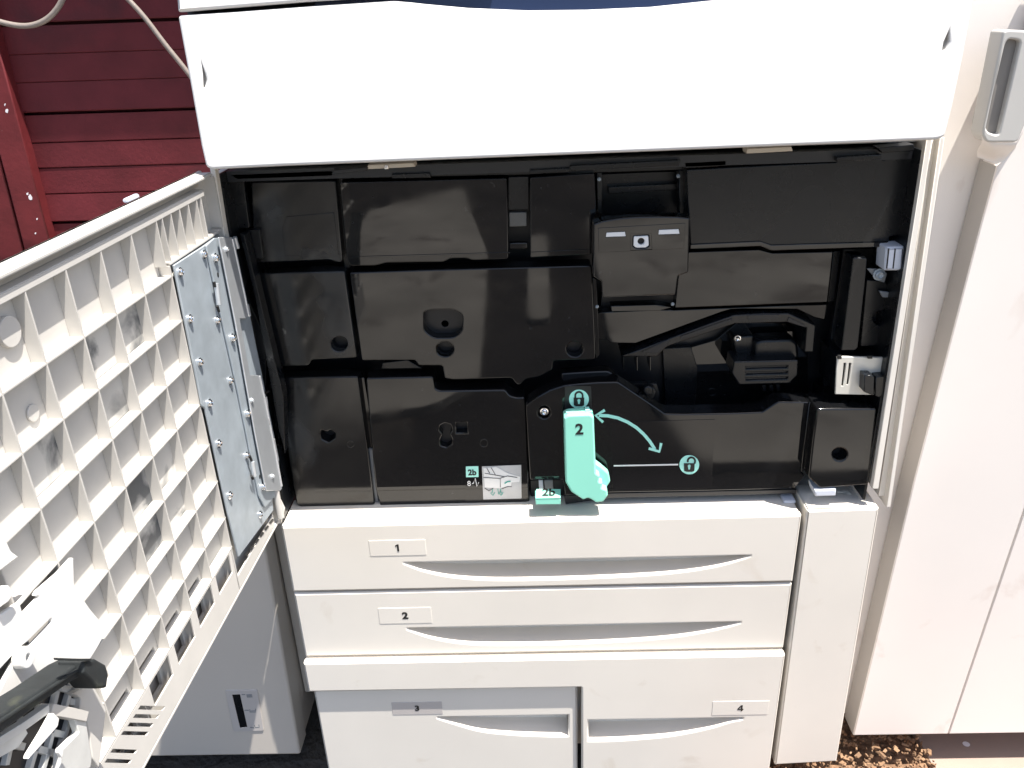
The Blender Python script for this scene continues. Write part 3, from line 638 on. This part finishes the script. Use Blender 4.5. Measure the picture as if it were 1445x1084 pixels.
# ---- drawers
def drawer(name, x0, x1, z0, z1, yf, number=None, nb=None, pocket=None, label=None, topd=.07, m='cream', outline=None):
    bv = .0028
    holes = []
    if pocket:
        curve, topz = pocket
        curve = [q for q in curve if topz-q[1] > .0007]
        hp = [(curve[0][0], topz)]+curve+[(curve[-1][0], topz)]
        hp = [p for i, p in enumerate(hp) if i == 0 or (Vector(p)-Vector(hp[i-1])).length > 1e-5]
        holes.append(hp)
    lh = None
    if nb:
        lh = nb
    d = panel(name, m, rnd(outline or [(x0, z0), (x1, z0), (x1, z1), (x0, z1)], .002), TY(yf), .012, bv, holes, PR)
    if outline: x0 = min(q[0] for q in outline)
    box('drawer_top', m, (x0+.001, yf+.0115, z1-.010), (x1-.001, yf+topd, z1-.0006), d, .001)
    if not outline: box('drawer_side', m, (x0+.001, yf+.0115, z0+.002), (x0+.006, yf+topd, z1-.0105), d, .0005)
    if pocket:
        bm = bmesh.new(); nv = 10; nu = 60; rows = []
        us = [curve[0][0]+(curve[-1][0]-curve[0][0])*i/nu for i in range(nu+1)]
        def low(u):
            for (a, za), (b, zb_) in zip(curve, curve[1:]):
                if a <= u <= b: return za+(zb_-za)*(u-a)/(b-a)
            return curve[-1][1]
        for u in us:
            zl = low(u); H = topz-zl; Hm = max(topz-low(x) for x in us)
            col = []
            for j in range(nv+1):
                v = j/nv; z = zl-.0012+(topz+.0012-zl)*v
                k_ = min(1, (v/.10)); k_ = k_*k_*(3-2*k_); dep = (.005*min(1, H/Hm*4)+.030*(H/Hm))*k_
                col.append(bm.verts.new((u, yf+.0012+dep, z)))
            rows.append(col)
        for a, b in zip(rows, rows[1:]):
            for j in range(nv): bm.faces.new((a[j], b[j], b[j+1], a[j+1]))
            bm.faces.new((a[nv], b[nv], bm.verts.new((b[nv].co.x, yf+.0015, topz+.0012)), bm.verts.new((a[nv].co.x, yf+.0015, topz+.0012))))
        bmesh.ops.remove_doubles(bm, verts=bm.verts, dist=1e-6)
        bm.normal_update()
        finish('handle_pocket', bm, m, d)
    if lh:
        lp = panel('number_plate', 'cream' if number != '3' else 'label_shade', rnd(lh, .001), TY(yf-.0005), .004, .0003, parent=d)  # plate of drawer 3 coloured darker for the shade under the ledge
        c = Vector((sum(p[0] for p in lh)/len(lh), sum(p[1] for p in lh)/len(lh)))
        glyph('drawer_number', number, c.x, c.y+.0003, .012, TY(yf-.0005), lp) if number in '14' else text('drawer_number', 'ink', number, c.x, c.y+.0005, .013 if number in '12' else .0115, TY(yf-.0005), lp, .045 if number != '4' else .02, 1.05)
    if label: tag(d, label)
    return d
def pxr(pts, Y): return [P(x, y, Y) for x, y in pts]
xL, xR = -.360, .366
def plate(x0, y0, x1, y1, Y=0):
    a, b = P(x0, y0, Y), P(x1, y1, Y); return [(a[0], b[1]), (b[0], b[1]), (b[0], a[1]), (a[0], a[1])]
def sm(pts, n=8):          # smooth a sparse curve (Catmull-Rom)
    out = []
    for i in range(len(pts)-1):
        p0, p1, p2, p3 = (Vector(pts[max(i-1, 0)]), Vector(pts[i]), Vector(pts[i+1]), Vector(pts[min(i+2, len(pts)-1)]))
        for j in range(n):
            t = j/n; out.append(tuple(.5*((2*p1)+(p2-p0)*t+(2*p0-5*p1+4*p2-p3)*t*t+(3*p1-p0-3*p2+p3)*t**3)))
    out.append(tuple(pts[-1])); return out
def zrow(pxs, Y=0): return P(*pxs, Y)[1]
ztop1 = .4985
z12 = .381; z23 = .257
pk1 = pxr([(556, 788.5), (575, 797), (600, 806), (640, 814), (700, 818), (800, 816.5), (900, 812), (960, 807), (1010, 799), (1050, 788), (1092, 774)], 0)
t1 = .4315
pk1 = [(u, min(z, t1-.0003)) for u, z in sm(pk1, 5)]
drawer('drawer', xL, xR, z12+.0025, ztop1, 0, '1', plate(520, 763, 602, 783), (pk1, t1), 'paper drawer marked 1 at the top of the stack')
pk2 = pxr([(560, 884), (580, 891), (610, 901), (650, 908), (700, 910.5), (800, 909), (900, 904), (960, 898), (1010, 889), (1045, 880), (1068, 873)], 0)
t2 = .3105
pk2 = [(u, min(z, t2-.0003)) for u, z in sm(pk2, 5)]
drawer('drawer', xL, xR, z23+.0015, z12-.0015, .001, '2', plate(533, 859, 610, 879.5), (pk2, t2), 'paper drawer marked 2 under drawer 1')
# wide lip above drawers 3 and 4 ; drawer 4 front is flush with it
G = -.010
xm = P(818, 1000, G)[0]
zl3 = P(600, 974, G)[1]
# drawer 3
Y3 = -.001
pk3 = pxr([(618, 1014), (640, 1021), (680, 1032), (730, 1037), (780, 1039), (802, 1039)], Y3); t3 = P(700, 1011, Y3)[1]
pk3 = [(u, min(z, t3-.0003)) for u, z in sm(pk3, 6)]
drawer('drawer', xL+.004, xm-.003, -.018, zl3-.0005, Y3, '3', plate(552, 991, 625, 1007.5, Y3), (pk3, t3), 'deep drawer marked 3 at the lower left, set back under the ledge')
# drawer 4
pk4 = pxr([(820, 1046), (860, 1045.5), (900, 1043), (950, 1038), (1000, 1028), (1030, 1019), (1048, 1015.6)], G); t4 = P(900, 1015.5, G)[1]
pk4 = [(u, min(z, t4-.0003)) for u, z in sm(pk4, 6)]
pk4 = [q for q in pk4 if q[0] > xm+.011]
drawer('drawer', xm+.003, xR, -.018, z23-.001, G, '4', plate(1006, 990, 1083, 1008, G), (pk4, t4), 'deep drawer marked 4 at the lower right, its lip running on above drawer 3', topd=.068,
       outline=[(xm+.003, -.018), (xR, -.018), (xR, z23-.001), (xL-.001, z23-.001), (xL-.001, zl3), (xm+.0029, zl3)])
# ---- lower right side panel
sx0 = P(1140, 720, 0)[0]; sx1 = .472; sz = P(1140, 721, 0)[1]
sp = [P(1139, 720.5, -.002), P(1241, 717, -.002), P(1181, 1075, -.002), P(1093, 1080, -.002)]
side = panel('side_panel', 'cream', rnd(sp, .002), TY(-.002), .12, .003, parent=PR)
zt = (sp[0][1]+sp[1][1])/2
bm = bmesh.new()
# top tray with shallow oval dish
nx, ny = 24, 12
x0, x1, y0, y1 = sp[0][0]+.002, sp[1][0]-.002, .0, .06
gr = []
for i in range(nx+1):
    col = []
    for j in range(ny+1):
        u = i/nx; v = j/ny; x = x0+(x1-x0)*u; y = y0+(y1-y0)*v
        r = ((u-.44)/.36)**2+((v-.35)/.34)**2
        dz = -.006*max(0, 1-r)**.3 if r < 1 else 0
        if .76 < u < .80: dz = -.004
        col.append(bm.verts.new((x, y, zt+.0012+dz)))
    gr.append(col)
for i in range(nx):
    for j in range(ny): bm.faces.new((gr[i][j], gr[i+1][j], gr[i+1][j+1], gr[i][j+1]))
finish('side_panel_tray', bm, 'cream', side)
box('seam_clip', 'bluegrey', (P(1104, 698, .04)[0], .03, ztop1-.001), (P(1128, 700, .02)[0], .05, ztop1+.0035), PR, .001)

# feet of the machine, mostly hidden
for x in (-.30, .05, .40):
    f = panel('caster', 'black2', ell(x, GZ+.020, .02, .02), TY(.12), .03, .002, parent=PR)
    f.location.y = .02

# ================================================================== DOOR (part of the printer)
DL = .80
ZT, ZB = .991, .504
DEP = .0125
cols = [.206+.0553*i for i in range(11)]
rws = [.909, .860, .811, .761, .710, .661, .611, .569]
# skin with slots; door parts are its children
skin_slots = []
for i in range(6):
    s = .150+i*.0553
    a = cols[i]-.0553+.012 if i else .166
door = panel('front_door', 'rib', [(0.002, ZB), (DL, ZB), (DL, ZT), (0.002, ZT)], TD(-DEP), .005, .001,
             [[(cols[i]-.0553+.006, .572), (cols[i]-.012, .572), (cols[i]-.012, .579), (cols[i]-.0553+.006, .579)] for i in range(1, 8)] +
             [[(cols[i]-.0553+.008, .530), (cols[i]-.010, .530), (cols[i]-.010, .5585), (cols[i]-.0553+.008, .5585)] for i in range(1, 5)], PR)
tag(door, 'open front door with a grid of ribs on its inner face')
def dbox(name, m, s0, s1, z0, z1, w0, w1, bevel=.0004, parent=door): return box(name, m, (s0, z0, w0), (s1, z1, w1), parent, bevel, TD(0))
# outer rim
dbox('outer_panel', 'shadecab', .004, DL, ZB+.004, .975, -.024, -.0215, .0005)
dbox('top_rim', 'rib', .012, DL, ZT-.005, ZT, -.018, .004, .0016)
dbox('bottom_rim', 'rib', .0, DL, ZB, ZB+.004, -DEP-.004, 0.0, .0010)
dbox('hinge_rim', 'rib', -.002, .012, .895, .9245, -DEP-.004, -.001, .0005)
dbox('hinge_rim', 'rib', .001, .005, .9248, ZT-.006, -DEP-.004, .001, .001)
dbox('groove_floor', 'shade', .020, DL, .9765, ZT-.0052, -DEP+.0002, -DEP+.0010, 0)
dbox('upper_band', 'rib', .034, DL, .9685, .9762, -DEP, -.0002, .0008)
# ribs across
def tone(i, j): return 'rib'
for z in rws:
    s0 = .144 if z < .9 else .03
    dbox('rib', 'rib', s0, DL, z, z+.0022, -DEP, random.uniform(-.0006, 0), .0004)
dbox('rib', 'rib', .03, .146, .921, .9245, -DEP, -.0002, .0006)
# upright ribs
for s in cols:
    dbox('rib', 'rib', s-.0008, s+.0010, rws[-1]+.002, .9690, -DEP, -.0003, .0003)
for s in (.154, .141, .121, .1, .078, .056):
    dbox('rib', 'rib', s-.0008, s+.0008, .922, .9690, -DEP, -.0003, .0003)
dbox('rib', 'rib', .0435, .0455, .9245, .9690, -DEP, -.0003, .0003)
dbox('rib', 'rib', .146, .148, ZB+.004, .921, -DEP, -.0002, .0004)
dbox('shelf', 'rib', .006, .146, .9215, .9235, -DEP, .0, .0004)
# ribs of the half cells
for s in [c-.0553/2 for c in cols[2:5]]:
    pass
# lower band with slots and the grate
gs = []
grs = []
for (x, y) in [(235, 996), (222, 1008), (214, 1020), (203, 1033), (187, 1058), (176, 1074)]:
    s, z = PD(x, y, 0); grs.append((s, z))
holes = []
for i in range(1, 5):
    holes.append([(cols[i]-.0553+.007, .530), (cols[i]-.009, .530), (cols[i]-.009, .5585), (cols[i]-.0553+.007, .5585)])
def q4(a, b, c, d): return [PD(*p) for p in (a, b, c, d)]
gh = []
for (x0_, y0_, x1_, y1_) in ((199, 996, 234, 997), (192, 1008, 226, 1008.5), (184, 1020, 218, 1020.5), (175, 1032, 211, 1032.5), (160, 1057, 195, 1058), (152, 1071, 187, 1072), (143, 1085, 178, 1086), (134, 1100, 170, 1100)):
    gh.append(q4((x0_, y0_), (x1_, y1_), (x1_-3.5, y1_+5.5), (x0_-3.5, y0_+5)))
panel('lower_band', 'rib', [(.150, ZB+.0045), (DL-.002, ZB+.0045), (DL-.002, rws[-1]-.0005), (.150, rws[-1]-.0005)], TD(-.0004), .002, .0003,
      [[(cols[i]-.0553+.006, .541), (cols[i]-.008, .541), (cols[i]-.008, .5675), (cols[i]-.0553+.006, .5675)] for i in range(0, 4)]+gh, door)
for i in range(0, 5):
    dbox('slot_wall', 'rib', cols[i]-.0553+.002, cols[i]-.0553+.0032, ZB+.006, rws[-1]-.001, -DEP, -.0028, 0)
dbox('bottom_band', 'rib', .012, .148, ZB+.0045, .527, -.003, -.0006, .0004)
# soot patches: cell backs that are stained
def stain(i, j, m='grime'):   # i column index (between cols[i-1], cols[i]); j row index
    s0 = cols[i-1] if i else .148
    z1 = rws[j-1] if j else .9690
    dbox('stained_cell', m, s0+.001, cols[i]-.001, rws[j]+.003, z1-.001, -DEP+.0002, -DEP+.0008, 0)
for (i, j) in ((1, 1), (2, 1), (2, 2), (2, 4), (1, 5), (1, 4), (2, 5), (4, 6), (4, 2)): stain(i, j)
# round mould marks
for (x, y, r) in ((12, 468, 24), (48, 583, 12)):
    s, z = PD(x, y, -DEP+.002)
    panel('mould_boss', 'rib', ell(s, z, .012 if r > 20 else .007), TD(-DEP+.002 if r < 20 else -DEP+.004), .0018 if r < 20 else .004, .0005, parent=door)
# hinge plates
def dpoly(name, m, px, W, t, bev=.0006, holes=(), r=.001, parent=door):
    return panel(name, m, rnd([PD(x, y, W) for x, y in px], r), TD(W), t, bev, [[PD(x, y, W) for x, y in h] for h in holes], parent)
dpoly('hinge_plate', 'steel', [(246, 374.5), (287, 348), (303.5, 336), (325, 402), (384, 700), (386, 720), (337, 786), (322, 724), (293, 590), (290, 577), (286, 573)], .003, .0025)
dpoly('hinge_leaf', 'steel', [(291.5, 347), (303, 336), (330, 335), (352, 440), (392, 640), (398, 690), (374, 716), (366, 700), (338, 560), (309, 430)], .006, .0022, .0005)
def flange():
    px = [(309, 335), (327, 334.5), (330, 340), (350.5, 443), (348, 450), (338.5, 450), (342, 470), (353, 529), (366, 530), (383, 600), (397.5, 685), (396.5, 692), (376, 693), (360, 610), (334, 462)]
    dpoly('hinge_flange', 'steel2', px, .011, .002, .0007)
    edge = [PD(x, y, .011) for x, y in [(328, 337), (340, 390), (351, 444)]]
    tube('flange_fold', 'steel2', [TD(.0105)(s, z, 0) for s, z in edge], .0018, door)
    edge = [PD(x, y, .011) for x, y in [(366.5, 531), (383, 605), (397.5, 686)]]
    tube('flange_fold', 'steel2', [TD(.0105)(s, z, 0) for s, z in edge], .0018, door)
flange()
for x, y, m_ in ((319, 352, 1), (355, 565, 1), (384, 672, 1)):
    s, z = PD(x, y, .011); place_screw(TD(.011)(s, z, 0), DN, door, .6, 'steel2')
for x, y in ((253, 384), (267, 450), (281, 511), (294.5, 569), (307.5, 626), (323, 699), (366, 729-3), (287, 359), (305.6, 452), (324, 537), (347, 643)):
    s, z = PD(x, y, .003); place_screw(TD(.003)(s, z, 0), DN, door, .88)
for x, y in ((303, 364), (327, 477), (348, 584), (369.5, 687)):
    s, z = PD(x, y, .006); place_screw(TD(.006)(s, z, 0), DN, door, 1 if x < 340 or x > 360 else .95)
for x, y in ((307.5, 388), (366.5, 673)):
    s, z = PD(x, y, .006); panel('rivet_hole', 'ink', ell(s, z, .0022, .003, 12), TD(.0063), .0006, .0001, parent=door)
# hinge knuckles
for pts in ([(305, 400), (309, 430)], [(356, 652), (359, 672)], [(331, 335), (335, 350)], [(348, 430), (351, 446)], [(374, 560), (378, 600)], [(385, 620), (391, 650)]):
    c = [TD(.009)(*PD(x, y, .009), 0) for x, y in pts]
    tube('hinge_knuckle', 'steel2' if pts[0][0] < 360 else 'grey', [c[0], (c[0]+c[1])/2, c[1]], .0028, door)
for pts in ([(302, 398), (303.5, 405)], [(306.5, 432), (309, 440)], [(352, 643), (355, 650)], [(355, 672), (357, 676)], [(352, 562), (380, 552)], [(378, 600), (383, 612)]):
    c = [TD(.0085)(*PD(x, y, .0085), 0) for x, y in pts]
    tube('hinge_shadow_gap', 'ink', [c[0], (c[0]+c[1])/2, c[1]], .0016, door)
tube('hinge_pin', 'rib', [Vector((P(x, y, -.004)[0], -.004, P(x, y, -.004)[1])) for x, y in ((388, 690), (392, 712), (396, 730))], .0052, door)
ypoly('hinge_foot', 'rib', [(383, 700), (388, 697), (400, 722), (396, 740), (385, 735)], .004, .01, .001)
# dashes below the plate
for k in range(6):
    a_ = Vector((385, 731)); b_ = Vector((344, 786)); p0 = a_.lerp(b_, k/6+.02); p1 = a_.lerp(b_, k/6+.13)
    pl_ = [PD(p0.x, p0.y, .0), PD(p0.x+2.5, p0.y+1.5, .0), PD(p1.x+2.5, p1.y+1.5, .0), PD(p1.x, p1.y, .0)]
    panel('drain_slot', 'ink', pl_, TD(.0002), .0006, .0001, parent=door)
sx_, sz_ = PD(180, 290, 0)
dbox('top_tab', 'bluegrey', .14, .165, ZT-.001, ZT+.003, -.024, -.019, .001)

# ================================================================== loose white cover and grid tray against the door
def Wp(px, W): return [PD(x, y, W) for x, y in px]
cov_px = [(104, 786), (105, 826), (127, 859), (142, 877), (151, 889), (139, 912), (128, 930), (70, 968), (0, 1010), (-60, 1040), (-60, 1030), (0, 974), (16, 942), (27, 921), (45, 910), (75, 878), (73, 872), (40, 905), (28, 914), (0, 945), (-60, 1000), (-60, 850), (0, 868), (28, 850), (33, 868), (38, 862), (57, 842), (50, 841), (54, 834), (84, 808)]
CO = empty('cover_panel', 'broken white plastic cover piece leaning against the ribs of the open door', 'cover')
panel('cover_plate', 'white', rnd(Wp(cov_px, .006), .002), TD(.006), .004, .001, parent=CO)
panel('cover_arm', 'white', rnd(Wp([(-60, 745), (0, 752), (8, 760), (16, 778), (27, 786), (-60, 850)], .008), .002), TD(.008), .004, .001, parent=CO)
s, z = PD(33, 928, .01)
b_ = panel('cover_boss', 'white', ell(s, z, .008), TD(.014), .008, .001, [ell(s, z, .0022, .003, 14)], parent=CO)
panel('boss_hole', 'ink', ell(s, z, .003, .004, 14), TD(.0075), .001, .0001, parent=CO)
panel('cover_lug', 'white', rnd(Wp([(0, 830), (13, 826), (20, 838), (12, 850), (0, 858)], .012), .001), TD(.012), .006, .001, parent=CO)

GT = empty('grid_tray', 'white lattice tray with a dark worn rail, lowest left in front of the door', 'tray')
W1 = .045
def TDs(W): return lambda s, z: TD(W)(s, z, 0)
rl = [(-80, 1052), (0, 1010), (60, 972), (108, 938), (122, 931), (134, 934), (128, 948), (100, 963), (60, 991), (0, 1036), (-80, 1088)]
panel('rail', 'rail', rnd(Wp(rl, W1), .0006), TD(W1), .022, .0016, parent=GT)
panel('rail_lip', 'rail', rnd(Wp([(-80, 1060), (0, 1017), (60, 977), (112, 943), (114, 946), (60, 982), (0, 1023), (-80, 1067)], W1+.002), .001), TD(W1+.002), .004, .0008, parent=GT)
panel('rail_end', 'rail', rnd(Wp([(118, 934), (136, 930), (150, 938), (154, 952), (151, 971), (138, 972), (128, 960), (118, 950)], W1+.006), .0012), TD(W1+.006), .02, .002, parent=GT)
panel('rail_blade', 'rail', Wp([(81, 928.5), (112, 929.5), (130, 929.5), (128, 932.5), (100, 932.5), (82, 931.5)], W1+.008), TD(W1+.008), .003, .0003, parent=GT)
W0 = .026
panel('tray_floor', 'pit', Wp([(-60, 1050), (60, 985), (118, 945), (128, 960), (124, 985), (110, 1010), (85, 1100), (-60, 1120)], W0-.004), TD(W0-.004), .002, .0002, parent=GT)
def bar(px, wd, W=W0, m='grid', t=.006):
    pts = [PD(x, y, W) for x, y in px]
    panel('lattice_bar', m, strip_poly(pts, wd), TD(W), t, .0004, parent=GT)
for px in ([(124, 947), (116, 976)], [(106, 959), (94, 1000)], [(83, 975), (77, 1000)], [(60, 994), (56, 1010)], [(102, 1010), (90, 1050), (82, 1084)], [(76, 1034), (69, 1064), (63, 1086)], [(52, 1060), (45, 1084)], [(17, 1052), (11, 1080)], [(116, 976), (108, 1000)], [(36, 1012), (30, 1030)]):
    bar(px, .0042)
for px in ([(89, 971), (103, 974), (121, 980)], [(77, 1034), (91, 1037)], [(56, 1057), (70, 1061), (82, 1064)], [(18, 1050), (36, 1054)], [(100, 990), (112, 992)]):
    bar(px, .0048)
bar([(74, 1001), (95, 1005), (124, 1011)], .0075, W0+.012, 'rib', .010)
bar([(0, 1047), (35, 1025), (70, 1000)], .006, W0+.014, 'grid', .006)
bar([(0, 1058), (25, 1045), (36, 1028)], .010, W0+.010, 'grid', .004)
panel('tray_blade', 'white', rnd(Wp([(76, 1006), (84, 1014), (82, 1025), (60, 1050), (40, 1072), (41, 1066), (60, 1035)], W0+.018), .001), TD(W0+.018), .004, .0006, parent=GT)
panel('tray_side', 'grid', rnd(Wp([(105, 1014), (121, 1012), (130, 1070), (128, 1084), (84, 1100), (86, 1060), (112, 1034)], W0+.010), .002), TD(W0+.010), .006, .0008, parent=GT)
panel('tray_blade', 'white', rnd(Wp([(91, 1052), (88, 1070), (83, 1062), (84, 1056)], W0+.019), .001), TD(W0+.019), .003, .0005, parent=GT)
panel('tray_side', 'rib', rnd(Wp([(100, 978), (126, 966), (134, 972), (150, 1000), (140, 1084), (131, 1070), (122, 1010), (112, 1006), (114, 985)], W0+.004), .002), TD(W0+.004), .006, .0008, parent=GT)

# ================================================================== left cabinet
LC = empty('feeder_cabinet', 'low cream cabinet in the shade behind the open door, with a paper level gauge', 'cabinet')
Yc = .062
lc = [(-200, 1069), (424, 1065), (372, 757), (-200, 757)]
p = ppx(lc, Yc); p = [(-.95, p[1][1]), p[1], (p[1][0]-.001, .56), (-.95, .56)]
sl_ = [P(424, 1065, Yc), P(379, 799, Yc)]
p[2] = (sl_[0][0]+(sl_[1][0]-sl_[0][0])*(.56-sl_[0][1])/(sl_[1][1]-sl_[0][1]), .56)
slot_px = [(317.5, 974.5), (363, 974), (372, 1031.5), (330, 1032.5)]
front = panel('front_panel', 'shadecab', rnd(p, .004), TY(Yc), .045, .004, parent=LC)
box('body', 'shadecab', (-.95, Yc+.0455, p[1][1]), (p[1][0]-.004, .6, .555), LC, .002)
win = panel('gauge_frame', 'label_shade', rnd(ppx(slot_px, Yc-.0015), .003), TY(Yc-.0015), .002, .0005, [ppx([(327.5, 980.5), (338.5, 980), (349, 1026.5), (338.5, 1027.5)], Yc-.0015)], LC)
panel('gauge_window', 'grey', ppx([(326, 979), (340, 979), (350.5, 1028), (337, 1029)], Yc-.0006), TY(Yc-.0006), .0008, .0001, parent=LC).data.materials[0] = M['black2']
def gm(px, m='grey', wd=1.3): panel('gauge_mark', m, ppx(spx(px, wd), Yc-.0018), TY(Yc-.0018), .0004, .00005, parent=LC)
gm([(341, 980.3), (346, 980.3)]); gm([(345, 1002.5), (351, 1002.5)]); gm([(353, 1026.8), (358.5, 1026.8)])
for k in range(4): gm([(347.5+k*.3, 980.6+k*1.2), (355.5+k*.3, 980.2+k*1.2)], 'grey', .8)
gm([(352.5, 1001), (352.5, 1005), (360.5, 1005), (360.5, 1000.5)], 'grey', 1.1); gm([(353, 1003.4), (360, 1003.2)], 'grey', .8)
gm([(359, 1023), (360, 1026.5), (366, 1026.2), (365.2, 1022.5)], 'grey', 1.1)
# the slim housing between cabinet and drawers
box('neighbour_side', 'cream', (p[1][0]-.002, .14, .045), (XL-.006, .6, .497), PR, .002)
dk = box('side_joint', 'pit', (p[1][0]+.001, .1375, .432), (XL-.006, .142, .436), PR, 0)

# ================================================================== right cabinet
RC = empty('tall_cabinet', 'tall pale cabinet right of the printer with a recessed pull handle', 'cabinet')
Yd = .04
seam = .0007
pe = [P(1204, 1038, Yd), P(1289, 684, Yd), P(1376, 350, Yd), P(1407, 235, Yd)]
zb_ = pe[0][1]
zs1 = P(1338, 1036, Yd); zs2 = P(1445, 721, Yd)
def xseam(z): return zs1[0]+(zs2[0]-zs1[0])*(z-zs1[1])/(zs2[1]-zs1[1])
ztc = 1.172
xe = pe[3][0]+.009
dl = [(xseam(zb_)-seam, zb_), (xseam(ztc)-seam, ztc), (xe+.012, ztc), (xe+.002, pe[3][1]+.012), pe[3], pe[2], pe[1], pe[0]]
panel('left_door', 'cab', rnd(dl, .001), TY(Yd), .036, .0015, parent=RC)
panel('door_edge_shade', 'edge', rnd([(q[0]+.0012, q[1]) for q in (pe[0], pe[1], pe[2], pe[3])]+[(pe[3][0]+.02, pe[3][1]), (pe[0][0]+.02, pe[0][1])], .0005), lambda u, v, q: Vector((u-.0016, Yd+.0022-q, v+.0006)), .038, .0008, parent=RC)  # grey strip painting the shade on the door's left side
panel('right_door', 'cab', rnd([(xseam(zb_)+seam, zb_), (1.3, zb_), (1.3, ztc), (xseam(ztc)+seam, ztc)], .001), TY(Yd), .042, .0015, parent=RC)
# body front, recessed behind the doors, and its box
bf = [(.470, zb_+.004), (.86, zb_+.004), (.86, ztc), (.470, ztc)]
panel('body_front', 'cab', [(pe[0][0]-.012+.0, zb_+.003), (1.3, zb_+.003), (1.3, 1.5), (.462, 1.5), (.462, .48), (.478, .10)], TY(Yd+.0425), .5, .003, parent=RC)
# handle
Yh = Yd-.030
ho = [(1416, 44), (1424, 42), (1470, 44), (1500, 60), (1470, 130), (1445, 180), (1436, 201), (1392, 201), (1386, 190)]
hr_ = [(1419, 62), (1424, 55), (1437, 56.5), (1440, 60), (1425, 125), (1410, 189), (1406, 190.5), (1395, 187), (1391.5, 180), (1404, 125)]
ha = panel('handle', 'handle', rnd(ppx(ho, Yh), .004), TY(Yh), .028, .0022, [rnd(ppx(hr_, Yh), .005)], RC)
bm = bmesh.new()
a = ppx(hr_, Yh+.006); b = [tuple(Vector(q)*1.0+Vector((.006, 0))) for q in ppx(hr_, Yh+.006)]
cen = Vector((sum(q[0] for q in a)/len(a), sum(q[1] for q in a)/len(a)))
fl_ = [bm.verts.new((cen.x+(q[0]-cen.x)*1.12, Yh+.0075, cen.y+(q[1]-cen.y)*1.03)) for q in a]; bm.faces.new(fl_)
finish('handle_recess', bm, 'recess', ha)
# curved fairing under the handle
bm = bmesh.new()
top = [P(x, y, Yh) for x, y in ((1386, 192), (1400, 201.5), (1436, 201.5), (1446, 177))]
bot = [P(x, y, Yd) for x, y in ((1380, 222), (1407, 232), (1420, 226), (1434, 214))]
n = 10; rows = []
for i in range(n+1):
    k = i/n; sft = (math.sin((k-.5)*math.pi)+1)/2
    rows.append([bm.verts.new((t[0]+(b_[0]-t[0])*k, Yh+.002+(Yd-.001-Yh)*sft, t[1]+(b_[1]-t[1])*k)) for t, b_ in zip(top, bot)])
for a, b in zip(rows, rows[1:]):
    for j in range(3): bm.faces.new((a[j], a[j+1], b[j+1], b[j]))
finish('handle_fairing', bm, 'cab', ha)
for x in (.60, 1.0):
    panel('caster', 'black2', ell(x, GZ+.04, .04), TY(.16), .02, .002, parent=RC)

# board on the ground
g4 = [PZ(1288, 1036, .004), PZ(1310, 1076, .004), PZ(1320, 1100, .004), (1.2, PZ(1320, 1100, .004)[1]-.35), (1.4, .6), (PZ(1288, 1036, .004)[0]-.05, .6)]
g4 = [PZ(1280, 1022, GZ+.006), PZ(1310, 1076, GZ+.006), PZ(1360, 1170, GZ+.006), (1.5, PZ(1360, 1170, GZ+.006)[1]), (1.5, PZ(1280, 1022, GZ+.006)[1])]
brd = panel('floor_board', 'mat_', g4, TZ(GZ+.014), .012, .001); tag(brd, 'thin brown board lying on the soil under the right cabinet', 'board')
c = PZ(1363.5, 1050, GZ+.0145)
spt = panel('sticker', 'spot', ell(c[0], c[1], .006, .0052), TZ(GZ+.0148), .0006, .0001, parent=brd)
